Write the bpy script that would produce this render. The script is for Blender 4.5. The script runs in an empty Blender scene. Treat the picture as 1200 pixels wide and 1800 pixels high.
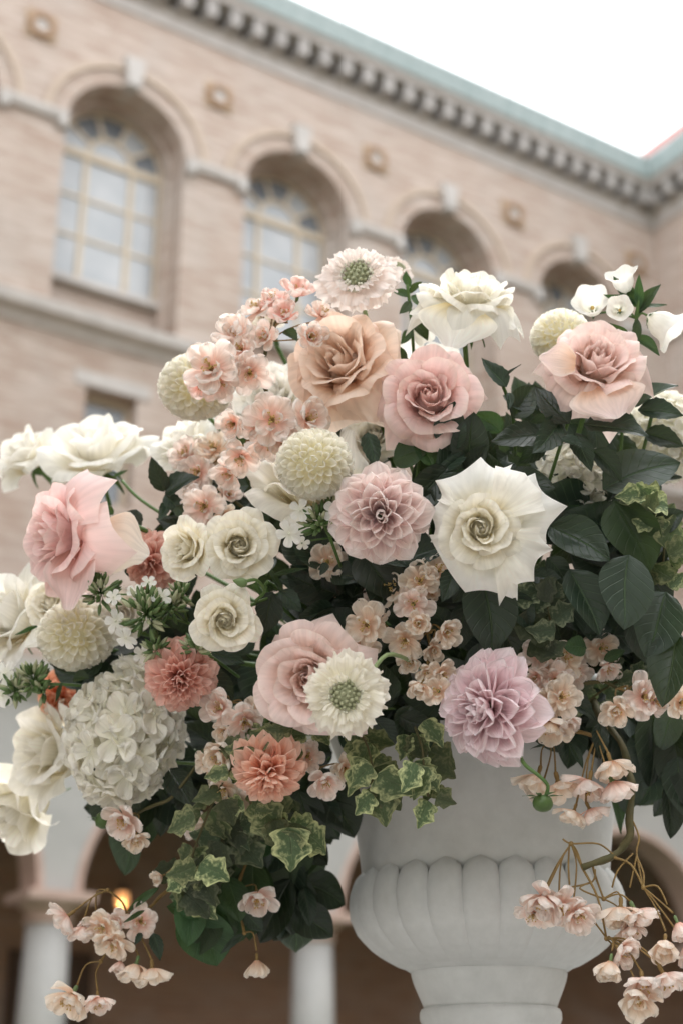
import bpy, math, random
import numpy as np
from mathutils import Vector, Matrix

# ------------------------------------------------------------------ camera, sky, sun, exposure
SC = bpy.context.scene
COL = SC.collection
CAM_Z = 1.2
TILT = math.radians(22.8)
FPX = 2500.0                       # focal length in photograph pixels (50 mm on a 24 x 36 portrait frame)
cam_d = bpy.data.cameras.new('camera'); cam = bpy.data.objects.new('camera', cam_d); COL.objects.link(cam)
cam.location = (0, 0, CAM_Z); cam.rotation_euler = (math.radians(90) + TILT, 0, 0)
cam_d.sensor_fit = 'VERTICAL'; cam_d.sensor_height = 36.0; cam_d.sensor_width = 24.0; cam_d.lens = 50.0
cam_d.clip_start = 0.05; cam_d.clip_end = 2000.0
cam_d.dof.use_dof = True; cam_d.dof.focus_distance = 1.43; cam_d.dof.aperture_fstop = 4.0
SC.camera = cam

SUN_DIR = Vector((0.22, 0.36, 0.95)).normalized()        # towards the sun
world = bpy.data.worlds.new('World'); SC.world = world; world.use_nodes = True
wn = world.node_tree; wn.nodes.clear()
sky = wn.nodes.new('ShaderNodeTexSky'); sky.sky_type = 'NISHITA'; sky.sun_disc = False
sky.sun_elevation = math.asin(SUN_DIR.z); sky.sun_rotation = math.atan2(SUN_DIR.x, SUN_DIR.y)
sky.air_density = 1.0; sky.dust_density = 6.0; sky.ozone_density = 1.0
hs = wn.nodes.new('ShaderNodeHueSaturation'); hs.inputs['Saturation'].default_value = 0.12
wmix = wn.nodes.new('ShaderNodeMix'); wmix.data_type = 'RGBA'; wmix.inputs['Factor'].default_value = 0.7
wmix.inputs[7].default_value = (12.6, 12.8, 13.0, 1)      # even cloud deck
bg = wn.nodes.new('ShaderNodeBackground'); bg.inputs['Strength'].default_value = 0.12
wo = wn.nodes.new('ShaderNodeOutputWorld')
wn.links.new(sky.outputs[0], hs.inputs['Color']); wn.links.new(hs.outputs[0], wmix.inputs[6])
wn.links.new(wmix.outputs[2], bg.inputs['Color']); wn.links.new(bg.outputs[0], wo.inputs[0])

sun_d = bpy.data.lights.new('sun', 'SUN'); sun_d.energy = 0.5; sun_d.angle = math.radians(35); sun_d.color = (1, .985, .96)
sun = bpy.data.objects.new('sun', sun_d); COL.objects.link(sun); sun.location = (0, 0, 60)
sun.rotation_euler = (-SUN_DIR).to_track_quat('-Z', 'Y').to_euler()

SC.view_settings.view_transform = 'Standard'; SC.view_settings.look = 'None'
SC.view_settings.exposure = 1.43; SC.view_settings.gamma = 1.0; SC.view_settings.use_curve_mapping = False
SC.cycles.max_bounces = 7; SC.cycles.diffuse_bounces = 6; SC.cycles.glossy_bounces = 2; SC.cycles.transmission_bounces = 4
SC.cycles.use_denoising = True

# ------------------------------------------------------------------ helpers
rad = math.radians
R_AX = Vector((1, 0, 0)); F_AX = Vector((0, math.cos(TILT), math.sin(TILT))); U_AX = Vector((0, -math.sin(TILT), math.cos(TILT)))
CAMP = Vector((0, 0, CAM_Z))
def at(x, y, z):                    # a point z metres deep, read off the photograph
    return CAMP + R_AX * ((x - 600) / FPX * z) + U_AX * ((900 - y) / FPX * z) + F_AX * z
def cdir(d):                        # (right, up, towards the viewer) -> world
    return (R_AX * d[0] + U_AX * d[1] - F_AX * d[2]).normalized()
def lerp(a, b, t): return a + (b - a) * t
def sm(x): x = np.clip(x, 0, 1); return x * x * (3 - 2 * x)

def mesh_from(name, verts, faces, mat, uvs=None, smooth=True):
    me = bpy.data.meshes.new(name)
    me.from_pydata([tuple(map(float, v)) for v in verts], [], faces)
    if uvs is not None:
        lay = me.uv_layers.new(name='UVMap')
        li = np.empty(len(me.loops), dtype=np.int32); me.loops.foreach_get('vertex_index', li)
        lay.data.foreach_set('uv', np.asarray(uvs, dtype=np.float32)[li].ravel())
    if smooth: me.polygons.foreach_set('use_smooth', [True] * len(me.polygons))
    if mat is not None: me.materials.append(mat)
    return me
def grid_mesh(name, P, mat):        # P[nv, nu, 3] -> one sheet with UV (u across, v along)
    nv, nu = P.shape[:2]
    uu, vv = np.meshgrid(np.linspace(0, 1, nu), np.linspace(0, 1, nv))
    faces = [(j * nu + i, j * nu + i + 1, (j + 1) * nu + i + 1, (j + 1) * nu + i) for j in range(nv - 1) for i in range(nu - 1)]
    return mesh_from(name, P.reshape(-1, 3), faces, mat, np.stack([uu.ravel(), vv.ravel()], 1))
def ob(name, data, parent=None, mw=None):
    o = bpy.data.objects.new(name, data); COL.objects.link(o)
    if parent is not None: o.parent = parent
    if mw is not None: o.matrix_local = mw
    return o
def tag(o, label=None, cat=None, group=None, kind=None):
    if label: o['label'] = label
    if cat: o['category'] = cat
    if group: o['group'] = group
    if kind: o['kind'] = kind
    return o
def frame(origin, zdir, spin=0.0, scale=1.0):
    z = zdir.normalized(); h = Vector((0, 0, 1)) if abs(z.z) < .95 else Vector((0, 1, 0))
    x = h.cross(z).normalized(); y = z.cross(x)
    m = Matrix((x, y, z)).transposed().to_4x4() @ Matrix.Rotation(spin, 4, 'Z') @ Matrix.Scale(scale, 4)
    m.translation = origin
    return m
def frame_yz(origin, ydir, zhint, scale=1.0, sx=None):
    y = ydir.normalized(); x = y.cross(zhint)
    if x.length < 1e-5: x = y.cross(Vector((1, 0.1, 0)))
    x.normalize(); z = x.cross(y)
    m = Matrix((x * ((sx or scale)), y * scale, z * scale)).transposed().to_4x4()
    m.translation = origin
    return m
class MB:
    def __init__(s): s.v = []; s.f = []; s.uv = []
    def add(s, vs, fs, uv=None):
        k = len(s.v); s.v += [tuple(v) for v in vs]; s.f += [tuple(i + k for i in f) for f in fs]
        s.uv += list(uv) if uv is not None else [(0, 0)] * len(vs)
    def box(s, x0, x1, y0, y1, z0, z1):
        s.add([(x0, y0, z0), (x1, y0, z0), (x1, y1, z0), (x0, y1, z0), (x0, y0, z1), (x1, y0, z1), (x1, y1, z1), (x0, y1, z1)],
              [(0, 3, 2, 1), (4, 5, 6, 7), (0, 1, 5, 4), (1, 2, 6, 5), (2, 3, 7, 6), (3, 0, 4, 7)])
    def prism(s, prof, x0, x1):       # prof: (y, z) polygon, extruded along x
        n = len(prof)
        s.add([(x0, a, b) for a, b in prof] + [(x1, a, b) for a, b in prof],
              [(i, (i + 1) % n, n + (i + 1) % n, n + i) for i in range(n)] + [tuple(range(n - 1, -1, -1)), tuple(range(n, 2 * n))])
    def plate(s, poly, y0, y1):       # poly: (x, z) outline, y0..y1 thick
        n = len(poly)
        s.add([(a, y0, b) for a, b in poly] + [(a, y1, b) for a, b in poly],
              [tuple(range(n - 1, -1, -1)), tuple(range(n, 2 * n))] + [(i, (i + 1) % n, n + (i + 1) % n, n + i) for i in range(n)])
    def lathe(s, prof, seg=32, cx=0, cy=0, caps=True):
        n = len(prof); vs = []
        for r, z in prof:
            for k in range(seg):
                a = 2 * math.pi * k / seg; vs.append((cx + r * math.cos(a), cy + r * math.sin(a), z))
        fs = [(j * seg + k, j * seg + (k + 1) % seg, (j + 1) * seg + (k + 1) % seg, (j + 1) * seg + k) for j in range(n - 1) for k in range(seg)]
        if caps: fs += [tuple(range(seg - 1, -1, -1)), tuple((n - 1) * seg + k for k in range(seg))]
        s.add(vs, fs)
    def tube(s, pts, rs, sides=6, sub=4):
        P = [Vector(p) for p in pts]
        if not hasattr(rs, '__len__'): rs = [rs] * len(P)
        Q = []; RR = []
        for i in range(len(P) - 1):
            p0 = P[max(i - 1, 0)]; p1 = P[i]; p2 = P[i + 1]; p3 = P[min(i + 2, len(P) - 1)]
            for k in range(sub):
                t = k / sub
                Q.append(.5 * ((2 * p1) + (p2 - p0) * t + (2 * p0 - 5 * p1 + 4 * p2 - p3) * t * t + (3 * p1 - p0 - 3 * p2 + p3) * t ** 3))
                RR.append(lerp(rs[i], rs[i + 1], t))
        Q.append(P[-1]); RR.append(rs[-1])
        vs = []; uv = []; nrm = None; m = len(Q)
        for i, q in enumerate(Q):
            d = (Q[min(i + 1, m - 1)] - Q[max(i - 1, 0)])
            d = d.normalized() if d.length > 1e-9 else Vector((0, 0, 1))
            if nrm is None: nrm = d.orthogonal().normalized()
            nrm = (nrm - d * nrm.dot(d)); nrm = nrm.normalized() if nrm.length > 1e-6 else d.orthogonal().normalized()
            b = d.cross(nrm)
            for k in range(sides):
                a = 2 * math.pi * k / sides
                vs.append(q + (nrm * math.cos(a) + b * math.sin(a)) * RR[i]); uv.append((k / sides, i / max(1, m - 1)))
        fs = [(i * sides + k, i * sides + (k + 1) % sides, (i + 1) * sides + (k + 1) % sides, (i + 1) * sides + k) for i in range(m - 1) for k in range(sides)]
        fs += [tuple(range(sides - 1, -1, -1)), tuple((m - 1) * sides + k for k in range(sides))]
        s.add(vs, fs, uv)
    def ball(s, c, r, seg=8, rings=6, sz=1.0):
        vs = []; fs = []
        for j in range(rings + 1):
            th = math.pi * j / rings
            for k in range(seg):
                a = 2 * math.pi * k / seg
                vs.append((c[0] + r * math.sin(th) * math.cos(a), c[1] + r * math.sin(th) * math.sin(a), c[2] + r * sz * math.cos(th)))
        fs = [(j * seg + k, j * seg + (k + 1) % seg, (j + 1) * seg + (k + 1) % seg, (j + 1) * seg + k)[::-1] for j in range(rings) for k in range(seg)]
        s.add(vs, fs)
    def mesh(s, name, mat, smooth=False): return mesh_from(name, s.v, s.f, mat, s.uv, smooth)
    def build(s, name, mat, parent=None, smooth=False, mw=None): return ob(name, s.mesh(name, mat, smooth), parent, mw)

# ------------------------------------------------------------------ materials
def new_mat(name):
    m = bpy.data.materials.new(name); m.use_nodes = True
    nt = m.node_tree; nt.nodes.clear()
    out = nt.nodes.new('ShaderNodeOutputMaterial')
    return m, nt, out
def N_(nt, t, **kw):
    n = nt.nodes.new(t)
    for k, v in kw.items(): setattr(n, k, v)
    return n
def lk(nt, a, b): nt.links.new(a, b)
def rgba(c): return (c[0], c[1], c[2], 1)
def mathn(nt, op, a, b=None, clamp=False):
    n = N_(nt, 'ShaderNodeMath', operation=op); n.use_clamp = clamp
    for i, x in enumerate((a, b)):
        if x is None: continue
        if isinstance(x, (int, float)): n.inputs[i].default_value = x
        else: lk(nt, x, n.inputs[i])
    return n.outputs[0]
def mixc(nt, f, a, b, mode='MIX'):
    n = N_(nt, 'ShaderNodeMix', data_type='RGBA', blend_type=mode)
    for i, x in ((0, f), (6, a), (7, b)):
        if isinstance(x, (int, float)): n.inputs[i].default_value = x
        elif isinstance(x, tuple): n.inputs[i].default_value = rgba(x)
        else: lk(nt, x, n.inputs[i])
    return n.outputs[2]
def uv_nodes(nt):
    uv = N_(nt, 'ShaderNodeUVMap'); uv.uv_map = 'UVMap'
    sp = N_(nt, 'ShaderNodeSeparateXYZ'); lk(nt, uv.outputs[0], sp.inputs[0])
    return uv.outputs[0], sp.outputs[0], sp.outputs[1]
def ramp(nt, fac, stops):
    r = N_(nt, 'ShaderNodeValToRGB'); e = r.color_ramp.elements
    while len(e) > 1: e.remove(e[0])
    e[0].position = stops[0][0]; e[0].color = rgba(stops[0][1])
    for p, c in stops[1:]:
        k = e.new(p); k.color = rgba(c)
    lk(nt, fac, r.inputs[0]); return r.outputs[0]

def petal_mat(name, base, mid, tip, transl=.3, rough=.5, vein=.18, edge=None, spot=0.0):
    m, nt, out = new_mat(name)
    uvv, u, v = uv_nodes(nt)
    col = ramp(nt, v, [(0.0, base), (0.45, mid), (0.95, tip)])
    mp = N_(nt, 'ShaderNodeMapping'); mp.inputs['Scale'].default_value = (16, 1.6, 1); lk(nt, uvv, mp.inputs[0])
    oi = N_(nt, 'ShaderNodeObjectInfo')
    cb = N_(nt, 'ShaderNodeCombineXYZ'); lk(nt, mathn(nt, 'MULTIPLY', oi.outputs['Random'], 37.0), cb.inputs[2])
    va = N_(nt, 'ShaderNodeVectorMath', operation='ADD'); lk(nt, mp.outputs[0], va.inputs[0]); lk(nt, cb.outputs[0], va.inputs[1])
    no = N_(nt, 'ShaderNodeTexNoise'); no.inputs['Scale'].default_value = 1.0; no.inputs['Detail'].default_value = 3; lk(nt, va.outputs[0], no.inputs['Vector'])
    if edge is not None:
        d = mathn(nt, 'ABSOLUTE', mathn(nt, 'SUBTRACT', u, .5))
        e1 = mathn(nt, 'SMOOTH_MIN', mathn(nt, 'MULTIPLY', mathn(nt, 'SUBTRACT', .5, d), 8), mathn(nt, 'MULTIPLY', mathn(nt, 'SUBTRACT', 1.0, v), 8))
        f = mathn(nt, 'SUBTRACT', 1.0, e1, True)
        col = mixc(nt, mathn(nt, 'MULTIPLY', f, .7), col, edge)
    vv = mathn(nt, 'ADD', mathn(nt, 'MULTIPLY', mathn(nt, 'SUBTRACT', no.outputs[0], .5), vein * 2.2), 1.0)
    rv = mathn(nt, 'ADD', mathn(nt, 'MULTIPLY', mathn(nt, 'SUBTRACT', oi.outputs['Random'], .5), .12), 1.0)
    hsv = N_(nt, 'ShaderNodeHueSaturation'); lk(nt, col, hsv.inputs['Color']); lk(nt, mathn(nt, 'MULTIPLY', vv, rv), hsv.inputs['Value'])
    c = hsv.outputs[0]
    if spot > 0:
        n2 = N_(nt, 'ShaderNodeTexNoise'); n2.inputs['Scale'].default_value = 5; n2.inputs['Detail'].default_value = 6
        va2 = N_(nt, 'ShaderNodeVectorMath', operation='ADD'); lk(nt, uvv, va2.inputs[0]); lk(nt, cb.outputs[0], va2.inputs[1]); lk(nt, va2.outputs[0], n2.inputs['Vector'])
        s = mathn(nt, 'MULTIPLY', mathn(nt, 'MULTIPLY', mathn(nt, 'SUBTRACT', n2.outputs[0], .60, True), 6, True), spot)
        c = mixc(nt, s, c, (.48, .30, .17))
    bs = N_(nt, 'ShaderNodeBsdfPrincipled'); bs.inputs['Roughness'].default_value = rough
    bs.inputs['Specular IOR Level'].default_value = .25; lk(nt, c, bs.inputs['Base Color'])
    bp = N_(nt, 'ShaderNodeBump'); bp.inputs['Strength'].default_value = .4; bp.inputs['Distance'].default_value = .003; lk(nt, no.outputs[0], bp.inputs['Height'])
    lk(nt, bp.outputs[0], bs.inputs['Normal'])
    tr = N_(nt, 'ShaderNodeBsdfTranslucent'); lk(nt, mixc(nt, 1.0, c, (1.0, .965, .915), 'MULTIPLY'), tr.inputs['Color'])
    mx = N_(nt, 'ShaderNodeMixShader'); mx.inputs[0].default_value = transl
    lk(nt, bs.outputs[0], mx.inputs[1]); lk(nt, tr.outputs[0], mx.inputs[2]); lk(nt, mx.outputs[0], out.inputs[0])
    return m

def leaf_mat(name, top, under, vein=(.10, .16, .07), rough=.34, transl=.12, cream=None, cream_w=.5):
    m, nt, out = new_mat(name)
    uvv, u, v = uv_nodes(nt)
    d = mathn(nt, 'ABSOLUTE', mathn(nt, 'SUBTRACT', u, .5))
    mid = mathn(nt, 'SUBTRACT', 1.0, mathn(nt, 'MULTIPLY', d, 34), True)
    w = mathn(nt, 'SINE', mathn(nt, 'MULTIPLY', mathn(nt, 'SUBTRACT', v, mathn(nt, 'MULTIPLY', d, .55)), 46.0))
    side = mathn(nt, 'MULTIPLY', mathn(nt, 'SUBTRACT', w, .90, True), 7.0, True)
    vn = mathn(nt, 'MAXIMUM', mid, mathn(nt, 'MULTIPLY', side, .55))
    oi = N_(nt, 'ShaderNodeObjectInfo')
    cb = N_(nt, 'ShaderNodeCombineXYZ'); lk(nt, mathn(nt, 'MULTIPLY', oi.outputs['Random'], 51.0), cb.inputs[2])
    va = N_(nt, 'ShaderNodeVectorMath', operation='ADD'); lk(nt, uvv, va.inputs[0]); lk(nt, cb.outputs[0], va.inputs[1])
    no = N_(nt, 'ShaderNodeTexNoise'); no.inputs['Scale'].default_value = 4 if cream is None else 9; no.inputs['Detail'].default_value = 5; lk(nt, va.outputs[0], no.inputs['Vector'])
    geo = N_(nt, 'ShaderNodeNewGeometry')
    c = mixc(nt, geo.outputs['Backfacing'], top, under)
    if cream is not None:
        f = mathn(nt, 'ADD', mathn(nt, 'MULTIPLY', d, 2.0), mathn(nt, 'MULTIPLY', mathn(nt, 'SUBTRACT', no.outputs[0], .5), 2.4))
        f = mathn(nt, 'MULTIPLY', mathn(nt, 'SUBTRACT', f, .75 - cream_w), 1.3, True)
        c = mixc(nt, mathn(nt, 'MULTIPLY', f, mathn(nt, 'ADD', mathn(nt, 'MULTIPLY', oi.outputs['Random'], .8), .3), True), c, cream)
    c = mixc(nt, mathn(nt, 'MULTIPLY', vn, .45), c, vein)
    hsv = N_(nt, 'ShaderNodeHueSaturation'); lk(nt, c, hsv.inputs['Color'])
    val = mathn(nt, 'MULTIPLY', mathn(nt, 'ADD', mathn(nt, 'MULTIPLY', mathn(nt, 'SUBTRACT', no.outputs[0], .5), .9), 1.0),
                mathn(nt, 'ADD', mathn(nt, 'MULTIPLY', oi.outputs['Random'], 1.0), .55))
    lk(nt, val, hsv.inputs['Value'])
    lk(nt, mathn(nt, 'ADD', mathn(nt, 'MULTIPLY', oi.outputs['Random'], .05), .475), hsv.inputs['Hue'])
    bs = N_(nt, 'ShaderNodeBsdfPrincipled'); lk(nt, hsv.outputs[0], bs.inputs['Base Color'])
    rr = mathn(nt, 'ADD', mathn(nt, 'MULTIPLY', no.outputs[0], .25), rough + .02); lk(nt, rr, bs.inputs['Roughness'])
    bs.inputs['Specular IOR Level'].default_value = .45
    bp = N_(nt, 'ShaderNodeBump'); bp.inputs['Strength'].default_value = .5; bp.inputs['Distance'].default_value = .004; bp.invert = True
    lk(nt, mathn(nt, 'ADD', vn, mathn(nt, 'MULTIPLY', no.outputs[0], .6)), bp.inputs['Height']); lk(nt, bp.outputs[0], bs.inputs['Normal'])
    tr = N_(nt, 'ShaderNodeBsdfTranslucent'); lk(nt, mixc(nt, .5, hsv.outputs[0], (.20, .32, .05)), tr.inputs['Color'])
    mx = N_(nt, 'ShaderNodeMixShader'); mx.inputs[0].default_value = transl
    lk(nt, bs.outputs[0], mx.inputs[1]); lk(nt, tr.outputs[0], mx.inputs[2]); lk(nt, mx.outputs[0], out.inputs[0])
    return m

def plain_mat(name, c1, c2, scale=6.0, rough=.7, bump=.2, spec=.3, detail=6, stretch=(1, 1, 1), metallic=0.0, dist=.01):
    m, nt, out = new_mat(name)
    tc = N_(nt, 'ShaderNodeTexCoord'); mp = N_(nt, 'ShaderNodeMapping'); mp.inputs['Scale'].default_value = stretch
    lk(nt, tc.outputs['Object'], mp.inputs[0])
    no = N_(nt, 'ShaderNodeTexNoise'); no.inputs['Scale'].default_value = scale; no.inputs['Detail'].default_value = detail; no.inputs['Roughness'].default_value = .65
    lk(nt, mp.outputs[0], no.inputs['Vector'])
    f = mathn(nt, 'MULTIPLY', mathn(nt, 'SUBTRACT', no.outputs[0], .3), 2.5, True)
    bs = N_(nt, 'ShaderNodeBsdfPrincipled'); lk(nt, mixc(nt, f, c1, c2), bs.inputs['Base Color'])
    bs.inputs['Roughness'].default_value = rough; bs.inputs['Specular IOR Level'].default_value = spec; bs.inputs['Metallic'].default_value = metallic
    bp = N_(nt, 'ShaderNodeBump'); bp.inputs['Strength'].default_value = bump; bp.inputs['Distance'].default_value = dist
    lk(nt, no.outputs[0], bp.inputs['Height']); lk(nt, bp.outputs[0], bs.inputs['Normal'])
    lk(nt, bs.outputs[0], out.inputs[0]); return m

def brick_mat(name, c1, c2, mortar):
    m, nt, out = new_mat(name)
    tc = N_(nt, 'ShaderNodeTexCoord'); sp = N_(nt, 'ShaderNodeSeparateXYZ'); lk(nt, tc.outputs['Object'], sp.inputs[0])
    cb = N_(nt, 'ShaderNodeCombineXYZ'); lk(nt, mathn(nt, 'ADD', sp.outputs[0], sp.outputs[1]), cb.inputs[0]); lk(nt, sp.outputs[2], cb.inputs[1])
    br = N_(nt, 'ShaderNodeTexBrick'); lk(nt, cb.outputs[0], br.inputs['Vector'])
    br.inputs['Scale'].default_value = 1.0; br.inputs['Brick Width'].default_value = .36; br.inputs['Row Height'].default_value = .085
    br.inputs['Mortar Size'].default_value = .008; br.inputs['Bias'].default_value = 0.0
    br.inputs['Color1'].default_value = rgba(c1); br.inputs['Color2'].default_value = rgba(c2); br.inputs['Mortar'].default_value = rgba(mortar)
    mp = N_(nt, 'ShaderNodeMapping'); mp.inputs['Scale'].default_value = (.9, .9, 5.5); lk(nt, tc.outputs['Object'], mp.inputs[0])
    no = N_(nt, 'ShaderNodeTexNoise'); no.inputs['Scale'].default_value = 1.1; no.inputs['Detail'].default_value = 6; no.inputs['Roughness'].default_value = .6; lk(nt, mp.outputs[0], no.inputs['Vector'])
    n2 = N_(nt, 'ShaderNodeTexNoise'); n2.inputs['Scale'].default_value = .5; n2.inputs['Detail'].default_value = 3; lk(nt, tc.outputs['Object'], n2.inputs['Vector'])
    c = mixc(nt, mathn(nt, 'MULTIPLY', mathn(nt, 'SUBTRACT', no.outputs[0], .40, True), 3.0, True), br.outputs[0], (.34, .24, .185), 'MIX')
    c = mixc(nt, .9, br.outputs[0], c)
    c = mixc(nt, mathn(nt, 'MULTIPLY', mathn(nt, 'SUBTRACT', n2.outputs[0], .5, True), 2.4, True), c, (.48, .45, .42))
    bs = N_(nt, 'ShaderNodeBsdfPrincipled'); lk(nt, c, bs.inputs['Base Color']); bs.inputs['Roughness'].default_value = .85; bs.inputs['Specular IOR Level'].default_value = .2
    bp = N_(nt, 'ShaderNodeBump'); bp.inputs['Strength'].default_value = .5; bp.inputs['Distance'].default_value = .01; bp.invert = True
    lk(nt, br.outputs['Fac'], bp.inputs['Height']); lk(nt, bp.outputs[0], bs.inputs['Normal'])
    lk(nt, bs.outputs[0], out.inputs[0]); return m

BRICK = brick_mat('tan_brick', (.55, .47, .415), (.42, .335, .28), (.52, .49, .46))
BRICK_SHADE = brick_mat('shaded_brick', (.34, .20, .13), (.26, .15, .10), (.32, .24, .18))  # brown brick, the arcade's shade put into its colour
STONE = plain_mat('grey_limestone', (.44, .42, .40), (.56, .535, .51), 3.0, .8, .2)
STONED = plain_mat('dark_limestone', (.30, .29, .28), (.42, .405, .39), 3.0, .85, .2)  # darker grey limestone for the modillions
PALE = plain_mat('pale_limestone', (.42, .405, .385), (.52, .50, .48), 3.0, .8, .2)
TANSTONE = plain_mat('tan_stone', (.44, .36, .29), (.54, .45, .37), 3.0, .8, .2)
MARBLE = plain_mat('white_marble', (.42, .42, .415), (.50, .498, .49), 2.2, .5, .1)
PINKMARBLE = plain_mat('pink_marble', (.50, .36, .31), (.62, .47, .41), 5.0, .5, .1)
OCHRE = plain_mat('ochre_plate', (.38, .28, .19), (.46, .36, .26), 8.0, .8, .2)
TERRA = plain_mat('ochre_terracotta', (.25, .16, .10), (.36, .245, .16), 8.0, .8, .2)
COPPER = plain_mat('green_copper', (.30, .385, .39), (.43, .51, .515), 2.0, .7, .2, stretch=(3, 1, 1))
ROOFT = plain_mat('red_roof_tile', (.30, .10, .09), (.40, .16, .14), 5.0, .8, .3)
FRAMEP = plain_mat('cream_paint', (.54, .46, .35), (.62, .54, .43), 4.0, .5, .05)
PANE = plain_mat('window_glass_blind', (.34, .37, .40), (.48, .50, .52), 1.0, .15, .0, .5, 2)
PANED = plain_mat('window_glass_dark', (.12, .14, .165), (.24, .26, .285), 1.4, .08, .0, .5, 2)
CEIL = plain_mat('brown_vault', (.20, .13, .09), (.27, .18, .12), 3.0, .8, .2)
WOOD = plain_mat('dark_oak', (.05, .03, .02), (.09, .05, .03), 6.0, .5, .2, stretch=(8, 8, 1))
PLASTER = plain_mat('matte_white_plaster', (.47, .48, .47), (.58, .59, .58), 22.0, .9, .5, .15, detail=12, dist=.0015)
GRASS = plain_mat('lawn', (.05, .08, .03), (.09, .12, .05), 9.0, .9, .4)
PAVE = plain_mat('paving', (.24, .23, .22), (.32, .30, .285), 3.0, .9, .2)

# ------------------------------------------------------------------ the building round the court
A = math.radians(57.4)                       # the main front runs 57.4 degrees to the right of the view
UV_ = Vector((math.sin(A), math.cos(A), 0)); NV_ = Vector((-math.cos(A), math.sin(A), 0))
NF = 20.4; BAY = 3.69; C0 = 8.33; S_COR = 21.95
HB, HT = 12.7 + CAM_Z, 19.55 + CAM_Z         # belt top and frieze bottom above the ground
SPR = 16.55 + CAM_Z; OPW = 1.2
def wing_root(name, s, n, rot):
    e = bpy.data.objects.new(name, None); COL.objects.link(e)
    p = UV_ * s + NV_ * n
    e.location = (p.x, p.y, 0); e.rotation_euler = (0, 0, math.radians(90) - A + rot)
    e.empty_display_size = .5
    return e
def arc(c, z, r, a0=math.pi, a1=0.0, n=20): return [(c + r * math.cos(a0 + (a1 - a0) * i / n), z + r * math.sin(a0 + (a1 - a0) * i / n)) for i in range(n + 1)]
def arch_wall(mb, c, hb, w, b, spring, top, y0, y1, n=20):
    def q(p): mb.add(p, [tuple(range(len(p)))])
    for s_ in (-1, 1):
        x0, x1 = sorted((c + s_ * hb, c + s_ * w))
        mb.box(x0, x1, y0, y1, b, top)
    A_ = arc(c, spring, w, n=n)
    for (xa, za), (xb, zb) in zip(A_[:-1], A_[1:]):
        q([(xa, y0, za), (xb, y0, zb), (xb, y0, top), (xa, y0, top)]); q([(xb, y1, zb), (xa, y1, za), (xa, y1, top), (xb, y1, top)])
        q([(xa, y1, za), (xb, y1, zb), (xb, y0, zb), (xa, y0, za)])
def ring(mb, c, z, r0, r1, y0, y1, n=22, a0=math.pi, a1=0.0):
    I = arc(c, z, r0, a0, a1, n); O = arc(c, z, r1, a0, a1, n)
    for i in range(n):
        mb.plate([I[i], I[i + 1], O[i + 1], O[i]][::-1], y0, y1)

def add_window(root, c):
    y = .80                                     # set back into the wall
    fr = MB()
    for s_ in (-1, 1): fr.box(c + s_ * 1.075 - .055, c + s_ * 1.075 + .055, y - .06, y + .06, 13.75 + CAM_Z, SPR)
    ring(fr, c, SPR, 1.02, 1.13, y - .06, y + .06)
    fr.box(c - 1.02, c + 1.02, y - .07, y + .05, SPR - .10, SPR + .06); fr.box(c - 1.02, c + 1.02, y - .06, y + .05, 13.75 + CAM_Z, 13.87 + CAM_Z)
    w = fr.build('window', FRAMEP, root)
    zb, zt = 13.87 + CAM_Z, SPR - .10; zs = [zb + (zt - zb) * k / 3 for k in range(4)]
    xs = [c - 1.02, c - .46, c + .46, c + 1.02]
    for k in (1, 2):
        m = MB(); m.box(xs[k] - .05, xs[k] + .05, y - .05, y + .04, zb, zt); m.build('mullion', FRAMEP, w)
    for k in (1, 2):
        m = MB(); m.box(c - 1.02, c + 1.02, y - .04, y + .035, zs[k] - .03, zs[k] + .03); m.build('glazing_bar', FRAMEP, w)
    for i in range(3):
        for j in range(3):
            m = MB(); m.box(xs[i] + .02, xs[i + 1] - .02, y - .005, y + .01, zs[j] + .01, zs[j + 1] - .01); m.build('pane', PANE, w)
    m = MB(); m.plate(([(c + .40, SPR + .06)] + arc(c, SPR + .06, .40, 0, math.pi, 12)[1:])[::-1], y - .005, y + .01); m.build('pane', PANE, w)
    m = MB(); ring(m, c, SPR + .06, .40, .49, y - .045, y + .04, 16); m.build('glazing_bar', FRAMEP, w)
    for k in range(5):
        a0, a1 = math.pi * k / 5 + .02, math.pi * (k + 1) / 5 - .02
        I = arc(c, SPR, .49, a0, a1, 5); O = arc(c, SPR, 1.03, a0, a1, 6)
        I = [(x, max(z, SPR + .062)) for x, z in I]; O = [(x, max(z, SPR + .062)) for x, z in O]
        m = MB(); m.plate(I[::-1] + O, y - .005, y + .01); m.build('pane', PANED if k in (0, 2, 3) else PANE, w)
    for k in range(1, 5):
        a = math.pi * k / 5; m = MB()
        dx, dz = math.cos(a), math.sin(a); px_, pz_ = -dz * .035, dx * .035
        m.plate([(c + dx * .48 + px_, SPR + dz * .48 + pz_), (c + dx * 1.03 + px_, SPR + dz * 1.03 + pz_), (c + dx * 1.03 - px_, SPR + dz * 1.03 - pz_), (c + dx * .48 - px_, SPR + dz * .48 - pz_)], y - .045, y + .04)
        m.build('glazing_bar', FRAMEP, w)

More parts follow.
